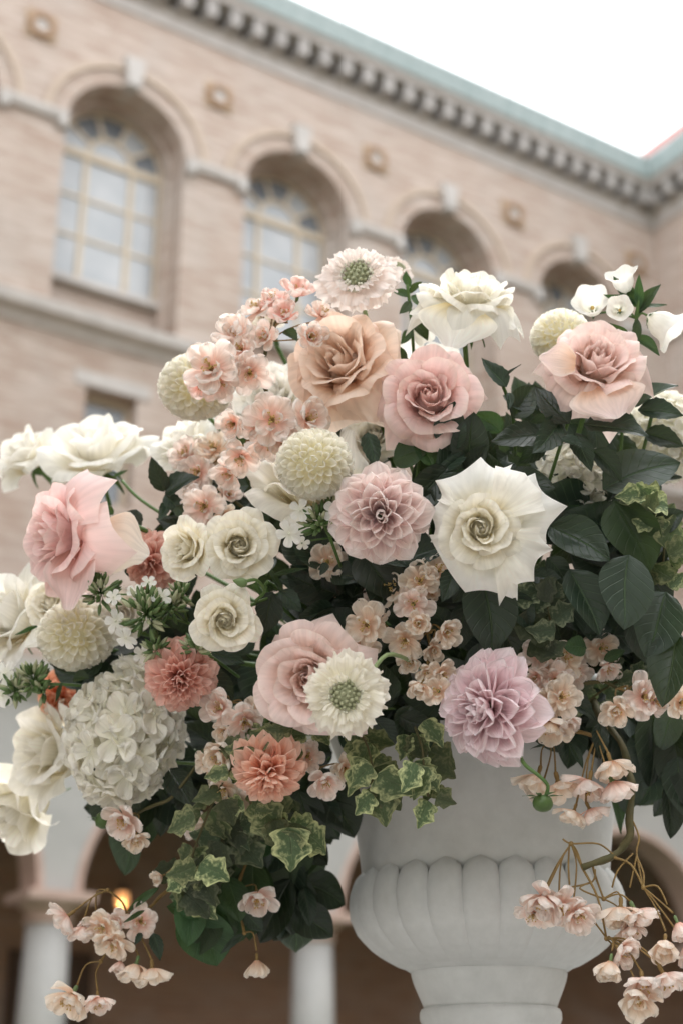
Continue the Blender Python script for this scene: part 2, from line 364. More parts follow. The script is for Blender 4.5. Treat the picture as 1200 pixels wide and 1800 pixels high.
def add_wing(root, x0, x1, centres, plain=False, medallions=(), attic=0.0):
    # lower wall, upper wall
    lo = MB()
    wins = [] if plain else centres
    edges = [x0] + [v for c in wins for v in (c - .42, c + .53)] + [x1]
    for i in range(0, len(edges) - 1):
        if i % 2 == 0: lo.box(edges[i], edges[i + 1], 0, .6, 0, 12.19 + CAM_Z)
        else:
            lo.box(edges[i], edges[i + 1], 0, .6, 0, 9.3 + CAM_Z); lo.box(edges[i], edges[i + 1], 0, .6, 11.34 + CAM_Z, 12.19 + CAM_Z)
    lo.build('wall', BRICK, root)
    for c in wins:
        f = MB(); y = .3; a, b = c - .42, c + .53
        f.box(a, a + .09, y, y + .1, 9.3 + CAM_Z, 11.34 + CAM_Z); f.box(b - .09, b, y, y + .1, 9.3 + CAM_Z, 11.34 + CAM_Z)
        f.box(a + .09, b - .09, y, y + .1, 11.22 + CAM_Z, 11.34 + CAM_Z); f.box(a + .09, b - .09, y, y + .1, 9.3 + CAM_Z, 9.4 + CAM_Z)
        f.box(a + .09, b - .09, y - .01, y + .09, 10.3 + CAM_Z, 10.36 + CAM_Z)
        w = f.build('small_window', FRAMEP, root)
        for z0, z1 in ((9.4, 10.3), (10.36, 11.22)):
            p = MB(); p.box(a + .085, b - .085, y + .04, y + .06, z0 + CAM_Z, z1 + CAM_Z); p.build('pane', PANED, w)
        l = MB(); l.box(a - .22, b + .22, -.03, .10, 11.36 + CAM_Z, 11.62 + CAM_Z); l.build('lintel', STONE, root)
    up = MB()
    if plain: up.box(x0, x1, 0, .6, HB - .52, HT)
    else:
        cs = sorted(centres); last = x0
        for c in cs:
            if c - BAY / 2 > last + .001: up.box(last, c - BAY / 2, 0, .83, HB, HT)
            arch_wall(up, c, BAY / 2, OPW, HB, SPR, HT, 0, .52)
            last = c + BAY / 2
        if x1 > last: up.box(last, x1, 0, .83, HB, HT)
        up.box(x0, x1, .84, 1.1, HB - .5, HT)
    up.build('wall', BRICK, root)
    if not plain:
        for c in centres:
            r = MB(); ring(r, c, SPR, OPW - .13, OPW + .02, .48, .82)
            for s_ in (-1, 1):
                a, b = sorted((c + s_ * (OPW - .13), c + s_ * (OPW + .02))); r.box(a, b, .52, .82, HB, SPR)
            r.build('inner_arch', BRICK, root)
            p = MB(); p.box(c - OPW + .13, c + OPW - .13, .74, .835, HB, 13.70 + CAM_Z); p.build('apron', BRICK, root)
            s_ = MB(); s_.box(c - 1.06, c + 1.06, .54, .82, 13.62 + CAM_Z, 13.745 + CAM_Z); s_.build('sill', STONE, root)
            add_window(root, c)
            o = MB(); ring(o, c, SPR, OPW + .01, OPW + .34, -.03, .02); o.build('archivolt', BRICK, root)
            o = MB(); ring(o, c, SPR, OPW + .34, OPW + .46, -.09, .02); o.build('hood_mould', TANSTONE, root)
            k = MB(); k.plate([(c - .13, SPR + OPW - .02), (c - .2, SPR + OPW + .62), (c + .2, SPR + OPW + .62), (c + .13, SPR + OPW - .02)][::-1], -.20, .05); k.build('keystone', PALE, root)
        cs = sorted(centres); segs = [(x0, cs[0] - OPW - .02)] + [(a + OPW + .02, b - OPW - .02) for a, b in zip(cs[:-1], cs[1:])] + [(cs[-1] + OPW + .02, x1)]
        for a, b in segs:
            t = MB(); t.prism([(-.10, SPR - .10), (-.14, SPR + .02), (-.14, SPR + .10), (.02, SPR + .10), (.02, SPR - .10)], a, b); t.build('string_course', STONE, root)
            for e_, s_ in ((a, 1), (b, -1)):
                q = MB(); q.box(*sorted((e_ - s_ * .01, e_ + s_ * .16)), -.16, .02, SPR - .24, SPR + .03); q.build('impost', PALE, root)
        for c in medallions:
            zc = 18.38 + CAM_Z; h = .30
            b = MB(); b.box(c - h, c + h, -.035, .01, zc - h, zc + h); d = b.build('medallion', OCHRE, root)
            r = MB(); ring(r, c, zc, .15, .27, -.10, -.03, 24, 0, 2 * math.pi); r.build('ring_moulding', TERRA, d)
            r = MB(); r.plate(arc(c, zc, .149, 0, 2 * math.pi, 18)[:-1][::-1], -.06, -.03); r.build('disc', STONE, d)
    t = MB(); t.prism([(-.05, HB - .52), (-.10, HB - .40), (-.30, HB - .30), (-.33, HB - .12), (-.16, HB), (.02, HB), (.02, HB - .52)], x0, x1); t.build('belt_course', STONE, root)
    # cornice
    t = MB(); t.prism([(-.04, HT), (-.06, HT + .30), (-.16, HT + .38), (.6, HT + .38), (.6, HT)], x0, x1); t.build('frieze', PALE, root)
    t = MB(); t.box(x0, x1, .22, .6, HT + .381, HT + .80); t.build('bed_moulding', BRICK_SHADE, root)  # dark brick paints the shade in the gaps between modillions
    n = int((x1 - x0) / (BAY / 7)); 
    for i in range(n):
        x = x1 - .35 - i * BAY / 7
        b = MB(); b.box(x - .115, x + .115, -.42, .21, HT + .382, HT + .795); b.build('modillion', STONED, root)
    t = MB(); t.prism([(-.46, HT + .80), (-.48, HT + .88), (-.54, HT + .96), (.6, HT + .96), (.6, HT + .80)], x0, x1); t.build('corona', PALE, root)
    t = MB(); t.prism([(-.57, HT + .965), (-.62, HT + 1.15), (-.70, HT + 1.40), (-.67, HT + 1.48), (-.5, HT + 1.48), (-.45, HT + .965)], x0, x1); g = t.build('gutter', COPPER, root)
    t = MB(); t.prism([(-.50, HT + 1.44), (-.50 + .6 * attic, HT + 1.44 + attic), (8.0, HT + 4.6 + attic), (8.0, HT + 4.4), (-.50, HT + 1.2)], x0, x1); t.build('roof', ROOFT, root)

main = wing_root('courtyard_building', C0, NF, 0)
tag(main, 'tan brick building with arched windows and green copper gutter behind the flowers', 'building')
X_COR = S_COR - C0
add_wing(main, -16.0, X_COR + .3, [k * BAY for k in range(-2, 4)], medallions=[(k - .5) * BAY for k in range(-1, 5)])
side = wing_root('courtyard_building', S_COR, NF, -math.pi / 2)
tag(side, 'far right wing of the brick building with red roof tiles above its gutter', 'building')
side.location.z = -.004
add_wing(side, -.3, 44.0, [3.6 + k * BAY for k in range(4)], medallions=[1.75], attic=1.1)
# the two wings out of view that close the court behind the camera and to its left
back = wing_root('courtyard_building', -6.0, -24.0, math.pi)
tag(back, 'brick wing of the court on the near side, out of view', 'building')
add_wing(back, -28.0, 13.0, [], plain=True)
left = wing_root('courtyard_building', -16.0 + C0, 9.0, math.pi / 2)
tag(left, 'brick wing of the court on the left side, out of view', 'building')
add_wing(left, -11.0, 33.0, [], plain=True)

def add_arcade(root, cols, half, ystep, zero=0.0, lantern=False):
    # cols: column x positions; local y = 0 is the arcade front
    top = 5.1 + CAM_Z; sp_ = 2.38 + CAM_Z
    w = MB()
    for a, b in zip(cols[:-1], cols[1:]): arch_wall(w, (a + b) / 2, (b - a) / 2, (b - a) / 2 - .27, sp_, sp_, top - .45, 0, .5, 24)
    w.build('arch_wall', MARBLE, root)
    for a, b in zip(cols[:-1], cols[1:]):
        r = MB(); ring(r, (a + b) / 2, sp_, (b - a) / 2 - .28, (b - a) / 2 - .20, -.04, .54, 26); r.build('arch_moulding', PINKMARBLE, root)
    for c in cols:
        s = MB(); s.lathe([(.28, .62), (.288, 1.2), (.285, 2.0), (.258, 2.08 + CAM_Z)], 24, c, .25); col = s.build('column', MARBLE, root, True)
        s = MB(); s.lathe([(.265, 2.02 + CAM_Z), (.30, 2.04 + CAM_Z), (.30, 2.08 + CAM_Z), (.26, 2.10 + CAM_Z), (.29, 2.16 + CAM_Z), (.39, 2.24 + CAM_Z), (.39, 2.27 + CAM_Z)], 24, c, .25); s.box(c - .42, c + .42, -.17, .67, 2.271 + CAM_Z, 2.379 + CAM_Z); s.build('capital', PINKMARBLE, col)
        s = MB(); s.lathe([(.38, .42), (.38, .5), (.30, .56), (.33, .60), (.26, .64)], 24, c, .25); s.box(c - .42, c + .42, -.17, .67, .30, .42); s.build('base', MARBLE, col)
    x0, x1 = cols[0] - half, cols[-1] + half
    t = MB(); t.prism([(-.02, top - .45), (-.10, top - .30), (-.28, top - .22), (-.30, top), (.6, top), (.6, top - .45)], x0, x1); t.build('cornice', STONE, root)
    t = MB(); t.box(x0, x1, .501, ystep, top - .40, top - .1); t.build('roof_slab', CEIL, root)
    t = MB(); t.box(x0, x1, -.6, ystep, -.02, .30); t.build('step', PAVE, root)

AN = 16.35
arc_main = wing_root('arcade', C0, AN, 0)
tag(arc_main, 'white marble arcade with round arches on columns along the far brick front', 'arcade')
cols = [(k - .5) * BAY for k in range(-3, 5)]
add_arcade(arc_main, cols, .4, NF - AN - .005)
t = MB(); t.box(cols[0], X_COR, NF - AN - .14, NF - AN - .01, .30, 4.69 + CAM_Z); t.build('back_wall', BRICK_SHADE, arc_main)
for xd in (-.35, 6.9):
    d = MB(); d.box(xd - .62, xd + .62, NF - AN - .24, NF - AN - .141, .30, 3.3); dd = d.build('door', WOOD, arc_main)
    for s_ in (-1, 1):
        p = MB(); p.box(xd + s_ * .3 - .22, xd + s_ * .3 + .22, NF - AN - .27, NF - AN - .241, .55, 3.1); p.build('door_leaf', WOOD, dd)
# lit lantern inside the arcade
def emis(name, c, s):
    m, nt, out = new_mat(name); e = N_(nt, 'ShaderNodeEmission'); e.inputs[0].default_value = rgba(c); e.inputs[1].default_value = s; lk(nt, e.outputs[0], out.inputs[0]); return m
IRON = plain_mat('dark_iron', (.02, .018, .015), (.04, .035, .03), 9, .5, .2)
LAMP = emis('lantern_flame', (1, .62, .28), 14.0)
AMBER, nt, out = new_mat('amber_glass')
bs = N_(nt, 'ShaderNodeBsdfPrincipled'); bs.inputs['Base Color'].default_value = (.75, .42, .18, 1); bs.inputs['Transmission Weight'].default_value = .5; bs.inputs['Roughness'].default_value = .4
bs.inputs['Emission Color'].default_value = (1, .5, .2, 1); bs.inputs['Emission Strength'].default_value = .35; lk(nt, bs.outputs[0], out.inputs[0])
lan = bpy.data.objects.new('lantern', None); COL.objects.link(lan)
p = CAMP + (at(215, 1585, 1) - CAMP) * (19.6)
lan.location = p; lan.scale = (.62, .62, .62)
tag(lan, 'glowing amber lantern hanging inside the arcade at lower left', 'lantern')
m = MB(); m.lathe([(.02, .34), (.15, .24), (.17, .20), (.15, .19)], 10); m.tube([(0, 0, .3), (0, 0, 1.6)], .012, 6, 1); m.build('cap', IRON, lan)
m = MB(); m.lathe([(.13, .19), (.14, 0), (.10, -.17)], 10, caps=False); m.build('shade', AMBER, lan, True)
m = MB(); m.lathe([(.11, -.17), (.03, -.24)], 10); m.build('finial', IRON, lan)
m = MB(); m.ball((0, 0, -.06), .06, 10, 8); m.build('bulb', LAMP, lan, True)

# unseen near-side arcade behind the camera, added to shade the court
arc_near = wing_root('arcade', -6.0, -20.2, math.pi)
tag(arc_near, 'unseen white arcade added for shade on the near side of the court, behind the camera', 'arcade')
NEAR_COLS = [-16.65 + k * BAY for k in range(0, 8)]
add_arcade(arc_near, NEAR_COLS, .4, 3.79)

# ground
g = MB(); g.add([(-400, -400, 0), (400, -400, 0), (400, 400, 0), (-400, 400, 0)], [(0, 1, 2, 3)]); tag(g.build('ground', GRASS), kind='structure')
g = MB(); g.add([(-5, -4, .004), (9, -4, .004), (9, 6, .004), (-5, 6, .004)], [(0, 1, 2, 3)]); tag(g.build('pavement', PAVE), kind='structure')

# ------------------------------------------------------------------ urn on its plinth
UA = at(855, 1620, 1.72); UX, UY = UA.x, UA.y
UD = UY
def uh(h): return CAM_Z + h
urn = bpy.data.objects.new('urn', None); COL.objects.link(urn); urn.location = (UX, UY, uh(.02))
tag(urn, 'matte white garden urn with fluted bowl holding the whole flower arrangement', 'urn')
zo = uh(.02)
def urn_part(name, prof, seg=64):
    m = MB(); m.lathe([(r, uh(h) - zo) for r, h in prof], seg); return m.build(name, PLASTER, urn, True)
urn_part('neck', [(.140, .235), (.1505, .262), (.1530, .285), (.1590, .325), (.1680, .365), (.1790, .405), (.192, .44), (.206, .464), (.206, .473), (.190, .473), (.160, .42), (.140, .31)])
urn_part('bowl', [(.088, .148), (.105, .158), (.138, .184), (.150, .21), (.152, .24), (.142, .262)])
urn_part('collar', [(.078, .110), (.0795, .114), (.0825, .121), (.087, .131), (.0905, .140), (.0925, .147), (.093, .152), (.088, .157)])
urn_part('foot', [(.098, .03), (.098, .05), (.09, .06), (.083, .075), (.0802, .088), (.0815, .093), (.0835, .098), (.0835, .105), (.0815, .109), (.0785, .1105), (.0775, .113)])
m = MB(); m.box(-.11, .11, -.11, .11, -.025 , .012); m.build('base', PLASTER, urn)
# each gadroon is a lobe of its own
NG = 24
gp = [(.093, .153), (.112, .1595), (.134, .173), (.152, .192), (.1615, .213), (.1625, .234), (.157, .253), (.150, .2655)]
prof = np.array(gp); tt = np.linspace(0, 1, len(gp)); ts = np.linspace(0, 1, 17)
rr = np.interp(ts, tt, prof[:, 0]); hh = np.interp(ts, tt, prof[:, 1])
P = np.zeros((17, 11, 3))
for j in range(17):
    w = math.pi / NG * (1 - max(0, (ts[j] - .80) / .2) ** 2.6 * .8)
    bul = .0078 * math.sqrt(max(0, 1 - max(0, (ts[j] - .72) / .28) ** 2 * .8)) * (.35 + .65 * min(1, ts[j] / .4))
    for i in range(11):
        u = -1 + 2 * i / 10
        b = bul * math.sqrt(max(0, 1 - u * u * .995)) - .003
        a = u * w
        P[j, i] = ((rr[j] + b) * math.cos(a), (rr[j] + b) * math.sin(a), uh(hh[j]) + .35 * b - zo)
gme = grid_mesh('gadroon', P, PLASTER)
for k in range(NG): ob('gadroon', gme, urn, Matrix.Rotation(2 * math.pi * (k + .5) / NG, 4, 'Z'))
m = MB(); m.box(UX - .15, UX + .15, UY - .15, UY + .15, .08, uh(-.03)); m.box(UX - .17, UX + .17, UY - .17, UY + .17, uh(-.03), uh(-.006)); m.box(UX - .18, UX + .18, UY - .18, UY + .18, .005, .08)
tag(m.build('plinth', PLASTER), 'plain white plinth under the urn', 'plinth')

# ------------------------------------------------------------------ plant materials
W_ROSE = petal_mat('white_rose_petal', (.92, .79, .46), (.93, .91, .83), (.935, .935, .905), .46)
C_ROSE = petal_mat('cream_rose_petal', (.93, .77, .48), (.935, .875, .69), (.94, .925, .85), .48, spot=.10)
CB_ROSE = petal_mat('pale_cream_rose_petal', (.91, .80, .50), (.925, .895, .77), (.935, .925, .87), .46)
P_ROSE = petal_mat('dusty_pink_rose_petal', (.90, .54, .44), (.92, .67, .645), (.93, .72, .71), .44, spot=.15, edge=(.935, .80, .77))
T_ROSE = petal_mat('tan_pink_rose_petal', (.88, .58, .40), (.915, .72, .63), (.925, .75, .73), .42, spot=.35, edge=(.935, .81, .75))
M_ROSE = petal_mat('mauve_pink_rose_petal', (.88, .54, .45), (.91, .66, .62), (.925, .72, .70), .42, spot=.3, edge=(.935, .79, .73))
B_ROSE = petal_mat('blush_rose_petal', (.88, .53, .34), (.915, .73, .64), (.925, .765, .745), .42, spot=.25, edge=(.935, .82, .77))
A_ROSE = petal_mat('apricot_rose_petal', (.90, .53, .34), (.93, .70, .55), (.935, .79, .69), .46, spot=.06)
BW_ROSE = petal_mat('blush_white_petal', (0.9, 0.652, 0.484), (0.93, 0.822, 0.714), (0.945, 0.912, 0.834), 0.52)
POMPON = petal_mat('cream_pompon_petal', (.91, .86, .62), (.925, .905, .80), (.935, .93, .88), .42)
BL_DAH = petal_mat('blush_dahlia_petal', (.62, .34, .38), (.91, .72, .71), (.935, .85, .83), .42, edge=(.94, .88, .87))
LI_DAH = petal_mat('lilac_pink_dahlia_petal', (.89, .60, .60), (.915, .72, .76), (.935, .83, .87), .42, edge=(.94, .87, .91))
CO_DAH = petal_mat('coral_dahlia_petal', (.84, .36, .27), (.89, .54, .46), (.92, .66, .59), .42)
PE_DAH = petal_mat('peach_coral_dahlia_petal', (0.9, 0.402, 0.229), (0.93, 0.561, 0.434), (0.945, 0.7, 0.589), 0.44)
OR_DAH = petal_mat('orange_dahlia_petal', (0.9, 0.323, 0.137), (0.93, 0.477, 0.296), (0.945, 0.591, 0.425), 0.44)
SCAB = petal_mat('white_scabiosa_petal', (0.9, 0.9, 0.652), (0.93, 0.906, 0.787), (0.945, 0.923, 0.846), 0.46)
SCABP = petal_mat('blush_scabiosa_petal', (0.9, 0.782, 0.716), (0.93, 0.846, 0.81), (0.945, 0.89, 0.868), 0.46)
HYDR = petal_mat('white_hydrangea_petal', (.92, .91, .76), (.935, .925, .85), (.94, .935, .895), .46)
PHLX = petal_mat('white_phlox_petal', (0.9, 0.9, 0.8), (0.93, 0.93, 0.895), (0.945, 0.945, 0.912), 0.46)
BLOS = petal_mat('blush_blossom_petal', (.91, .58, .48), (.93, .81, .755), (.94, .90, .875), .50)
BLOP = petal_mat('pink_blossom_petal', (.92, .44, .38), (.94, .71, .66), (.95, .87, .84), .52)
BLOC = petal_mat('peach_cream_blossom_petal', (.91, .63, .46), (.93, .82, .71), (.94, .90, .845), .50)
STAM = petal_mat('stamen_yellow', (.60, .42, .14), (.68, .52, .22), (.72, .62, .34), .15)
LEAF_D = leaf_mat('dark_glossy_leaf', (.015, .028, .017), (.038, .056, .034), rough=.24, transl=.06)
LEAF_M = leaf_mat('mid_green_leaf', (.026, .058, .020), (.055, .09, .042), rough=.40, transl=.2)
LEAF_G = leaf_mat('grey_green_leaf', (.030, .046, .034), (.060, .080, .058), rough=.26)
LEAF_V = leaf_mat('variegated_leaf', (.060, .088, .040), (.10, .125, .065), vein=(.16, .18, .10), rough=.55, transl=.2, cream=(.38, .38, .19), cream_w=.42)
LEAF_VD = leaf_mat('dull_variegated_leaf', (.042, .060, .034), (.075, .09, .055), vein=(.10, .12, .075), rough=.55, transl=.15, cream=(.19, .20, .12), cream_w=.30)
STEM = plain_mat('green_stem', (.06, .12, .03), (.10, .17, .05), 40, .5, .1, dist=.002)
STEMP = plain_mat('pale_green_stem', (.22, .30, .14), (.28, .36, .18), 40, .5, .1, dist=.002)
TWIG = plain_mat('ochre_twig', (.17, .11, .04), (.26, .17, .06), 60, .7, .3, dist=.002)
TWIGD = plain_mat('dark_twig', (.06, .06, .025), (.11, .09, .04), 60, .8, .4, dist=.002)
BUDG = plain_mat('green_bud', (.08, .14, .05), (.16, .22, .09), 60, .5, .1, dist=.001)
BUDD = plain_mat('dark_green_bud', (.04, .08, .02), (.08, .13, .04), 60, .4, .1, dist=.001)
PINC = plain_mat('pale_green_pincushion', (.27, .29, .16), (.44, .45, .30), 90, .6, .1, dist=.001)
PINW = plain_mat('white_pincushion_floret', (.60, .60, .46), (.74, .72, .62), 90, .6, .1, dist=.001)
FOAM = plain_mat('florist_foam', (.012, .02, .010), (.022, .034, .016), 30, 1.0, .4)

# ------------------------------------------------------------------ flower shapes
BASE = at(820, 1290, 1.74)
def stem_to(root, mat, head, face, rad0=.0028, bend=.10, target=None, straight=None):
    """stem running from the head back into the urn, as a part of root (drawn in root space)"""
    inv = root.matrix_world.inverted() if root.matrix_world != Matrix() else root.matrix_basis.inverted()
    b = target or (BASE + Vector((random.Random(hash((round(head.x, 4), round(head.z, 4)))).uniform(-.05, .05), 0, 0)))
    p1 = head - face * bend
    if straight is not None: p1 = straight
    mid = (p1 + b) * .5 + Vector((0, 0, .02))
    m = MB(); m.tube([inv @ head, inv @ (head * .5 + p1 * .5), inv @ p1, inv @ mid, inv @ b], rad0 / root.matrix_basis.to_scale().x, 7, 5)
    return m.build('stem', mat, root, True)

ST = dict(
    classic=dict(tn=.22, N=30, b0=82, i1=2, a1=36, p1=1.25, i2=-14, a2=84, p2=1.5, roll=.9, L0=.86, L1=1.10, w0=1.55, w1=.90, sh=.24),
    star=dict(tn=.46, q0=.40, N=24, b0=88, i1=2, a1=78, p1=2.3, i2=-22, a2=98, p2=1.6, roll=2.0, L0=.66, L1=1.28, w0=1.5, w1=1.08, sh=.30),
    cup=dict(tn=.26, N=31, b0=84, i1=6, a1=30, p1=1.1, i2=-12, a2=92, p2=1.9, roll=1.1, L0=.80, L1=1.08, w0=1.45, w1=.90, sh=.26),
    bud=dict(tn=.28, N=22, b0=72, i1=0, a1=22, p1=1.2, i2=-12, a2=70, p2=1.4, roll=.9, L0=1.0, L1=1.25, w0=1.6, w1=.95, sh=.24),
    spray=dict(tn=.12, N=34, b0=84, i1=4, a1=34, p1=.95, i2=-14, a2=66, p2=1.5, roll=.5, L0=.66, L1=.95, w0=1.3, w1=.78, sh=.16),
    loose=dict(tn=.40, N=22, b0=86, i1=8, a1=48, p1=1.2, i2=-12, a2=98, p2=1.6, roll=1.2, L0=.82, L1=1.2, w0=1.5, w1=.92, sh=.26),
)
def rose_arrays(style, seed):
    s = ST[style]; rng = random.Random(seed); out = []; N = s['N']; nu, nv = 15, 18
    U, V = np.meshgrid(np.linspace(-1, 1, nu), np.linspace(0, 1, nv))
    for i in range(N):
        t = i / (N - 1)
        th0 = rad(lerp(10, s['b0'], t ** s.get('q0', .55))); th1 = rad(lerp(s['i1'], s['a1'], t ** s['p1']) + rng.uniform(-6, 6) * t)
        th2 = rad(lerp(s['i2'], s['a2'], t ** s['p2']) + rng.uniform(-14, 14) * (t ** .8))
        L = lerp(s['L0'], s['L1'], t ** .8) * rng.uniform(.94, 1.05)
        pk = rng.uniform(1.5, 2.4)
        Lu = L * (1 - s['sh'] * rng.uniform(.8, 1.25) * np.abs(U) ** pk)
        ph = rng.uniform(0, 6.3); ph2 = rng.uniform(0, 6.3)
        ang = th0 + (th1 - th0) * sm(V / .42); ang = ang + (th2 - th1) * sm((V - .38) / .62)
        edge = s['roll'] * (t ** 1.4) * rng.uniform(.6, 1.3)
        sk = rng.uniform(-.35, .35)
        ang = ang + edge * sm((V - .5) / .5) * np.abs(np.clip(U + sk * .3, -1.2, 1.2)) ** 2
        ang = ang + (.10 + .16 * t) * np.sin(2.6 * U + ph) * V ** 2 + .10 * t * np.sin(6 * U + ph2) * V ** 4
        ang = ang + s.get('lip', .8) * float(sm((t - .15) / .5)) * sm((V - .80) / .20) * rng.uniform(.5, 1.2) + .22 * t * np.sin(9 * U + 2 * ph) * sm((V - .75) / .25)
        dl = Lu / (nv - 1)
        sr = np.sin(ang) * dl; sz = np.cos(ang) * dl; sr[0] = 0; sz[0] = 0
        r = .012 + .10 * t + np.cumsum(sr, 0); z = -.06 * t + np.cumsum(sz, 0)
        r = np.maximum(r, .012)
        wv = (.40 + .60 * np.sin(np.clip(V / .55, 0, 1) * math.pi / 2)) * (1 - (.14 + s['tn'] * t ** 1.2 * rng.uniform(.7, 1.2)) * sm((V - .50) / .50))
        phi = i * 2.399963 + rng.uniform(-.12, .12) + U * lerp(s['w0'], s['w1'], t ** .7) * wv * rng.uniform(.94, 1.06)
        r = r + (.030 + .02 * t) * U * np.minimum(1, V * 3)
        out.append((t, np.stack([r * np.cos(phi), r * np.sin(phi), z], -1)))
    R = max(np.percentile(np.hypot(P[..., 0], P[..., 1]), 97) for _, P in out)
    return [(t, P / R) for t, P in out]
SEPAL = None
def sepal_mesh():
    V = np.linspace(0, 1, 7)[:, None]; U = np.linspace(-1, 1, 4)[None, :]
    w = .10 * np.sin(np.pi * np.clip(V * .9 + .1, 0, 1)) ** .8 * (1 - V * .4)
    P = np.stack([U * w * .8, V * .36 + 0 * U, -.22 * V ** 2 + .04 * U ** 2 + 0 * V], -1)
    return grid_mesh('sepal', P, STEM)
def petals_into(parent, style, seed, mat, scale_m=Matrix()):
    for t, P in rose_arrays(style, seed):
        me = grid_mesh('petal', P, mat); ob('petal', me, parent, scale_m)
def receptacle(parent, name='receptacle', mw=None, mat=None, k=1.0):
    m = MB(); m.lathe([(.03, -.34 * k), (.09, -.30 * k), (.15, -.2 * k), (.14, -.08 * k), (.06, -.02)], 10); return m.build(name, mat or STEM, parent, True, mw)
def make_rose(x, y, z, d, face, style, mat, label, seed, spin=0.0, lift=.42, straight=None, cat='rose', stem=True, rs=.0030, name='rose', guards=None, inner=1.0, imat=None):
    f = cdir(face); R = d / 2 / FPX * z
    o = at(x, y, z) - f * (lift * R)
    e = bpy.data.objects.new(name, None); COL.objects.link(e); e.empty_display_size = .3
    e.matrix_basis = frame(o, f, spin, R)
    tag(e, label, cat)
    petals_into(e, style, seed, imat or mat, Matrix.Scale(inner, 4)); heart_filler(e, imat or mat, Matrix.Scale(inner, 4), *dict(spray=(.52, .60), classic=(.36, .62), cup=(.40, .60), star=(.4, .5), bud=(.24, .62), loose=(.30, .56))[style])
    if guards: guard_petals(e, mat, seed, *guards)
    receptacle(e)
    global SEPAL
    if SEPAL is None: SEPAL = sepal_mesh()
    for k in range(5):
        a = 2 * math.pi * k / 5 + .3
        ob('sepal', SEPAL, e, Matrix.Translation((0, 0, -.13)) @ Matrix.Rotation(a, 4, 'Z') @ Matrix.Translation((0, .10, 0)) @ Matrix.Rotation(rad(-20), 4, 'X'))
    if stem: stem_to(e, STEM, o - f * R * .3, f, rs, .06, straight=straight)
    return e

def radial_petal(points, mat, z0=0.0, rise=.30, fall=.55, r0=.10, dip=.10, seed=0):
    # broad outer petal seen face on: (angle, length) corners, the rim sagging in between them
    rng = random.Random(seed); A_, L_ = [], []; k = 7
    for (a0, l0), (a1, l1) in zip(points[:-1], points[1:]):
        for i in range(k):
            f = i / k; A_.append(lerp(a0, a1, f)); L_.append(lerp(l0, l1, f) * (1 - dip * math.sin(math.pi * f) ** .85))
    A_.append(points[-1][0]); L_.append(points[-1][1]); A_ = np.radians(np.array(A_)); L_ = np.array(L_)
    nv = 15; V = np.linspace(0, 1, nv)[:, None]; mid = A_.mean(); sp = 1 - .35 * (1 - V) ** 2
    ang = mid + (A_[None, :] - mid) * sp; r = r0 + (L_[None, :] - r0) * V
    ph = rng.uniform(0, 6.3)
    z = z0 + rise * np.sin(V * 2.2) - fall * (.6 * V ** 2.4 + .4 * V ** 7) * (L_[None, :] / L_.max()) ** 3 + .03 * np.sin(3 * ang + ph) * V + .018 * np.sin(9 * ang + 2 * ph) * V ** 3
    u = (A_[None, :] - mid) / (abs(A_ - mid).max() + 1e-6)
    z = z + (.11 if seed % 2 else -.05) * np.abs(u) ** 2.2 * V
    return grid_mesh('petal', np.stack([r * np.cos(ang), r * np.sin(ang), z + 0 * ang], -1), mat)
def guard_petals(root, mat, seed, n=5, L=1.12, z0=.0, rise=.42, fall=.62):
    rng = random.Random(seed)
    for k in range(n):
        c = 360 * k / n + rng.uniform(-12, 12); h = 360 / n * .62
        if rng.random() < .5: pts = [(c - h, L * .86), (c + rng.uniform(-10, 10), L * rng.uniform(1.0, 1.14)), (c + h, L * .88)]
        else: pts = [(c - h, L * .84), (c - h * .4, L * rng.uniform(1.0, 1.1)), (c + h * .45, L * rng.uniform(.98, 1.1)), (c + h, L * .84)]
        ob('petal', radial_petal(pts, mat, z0 - .03 * (k % 2), rise, fall, .10, .09, seed + k), root)
def heart_filler(root, mat, mw=None, rad_=.34, top=.60):  # solid cone added among the petals to keep their gaps bright
    P = np.zeros((12, 17, 3))
    for j in range(12):
        t = j / 11
        for i in range(17):
            a = 2 * math.pi * i / 16; r = rad_ * (1 - t ** 1.6) ** .8 * min(1, .3 + 4 * t) * (1 + .10 * math.sin(a + 7 * t)) + .006
            P[j, i] = (r * math.cos(a + 2.2 * t), r * math.sin(a + 2.2 * t), .08 + (top - .08) * t)
    ob('heart_filler', grid_mesh('heart_filler', P, mat), root, mw or Matrix())

# --- dahlias
def dahlia_petal_mesh(name, mat, cup, point, curl, seed, wid=.36):
    rng = random.Random(seed); nu, nv = 7, 9
    U, V = np.meshgrid(np.linspace(-1, 1, nu), np.linspace(0, 1, nv))
    w = wid * (.30 + .70 * np.sin(np.clip(V / .62, 0, 1) * math.pi / 2)) * np.sqrt(np.clip(1 - (np.clip((V - .55) / .45, 0, 1)) ** lerp(3.0, 1.6, point), 0.0, 1) + .004)
    a = U * cup
    x = w * np.sin(a) / max(cup, .05) if cup > .05 else w * U
    zc = w * (1 - np.cos(a)) / max(cup, .05)
    bend = curl * V ** 2 * .5
    zz = zc + bend + .02 * np.sin(4 * U + seed) * V ** 2
    yy = V * (1 - .10 * np.abs(curl) * V) + 0 * U
    tipn = -.03 * (1 - np.abs(U)) * (V > .98)
    return grid_mesh(name, np.stack([x, yy - tipn * -1 * point, zz], -1), mat)
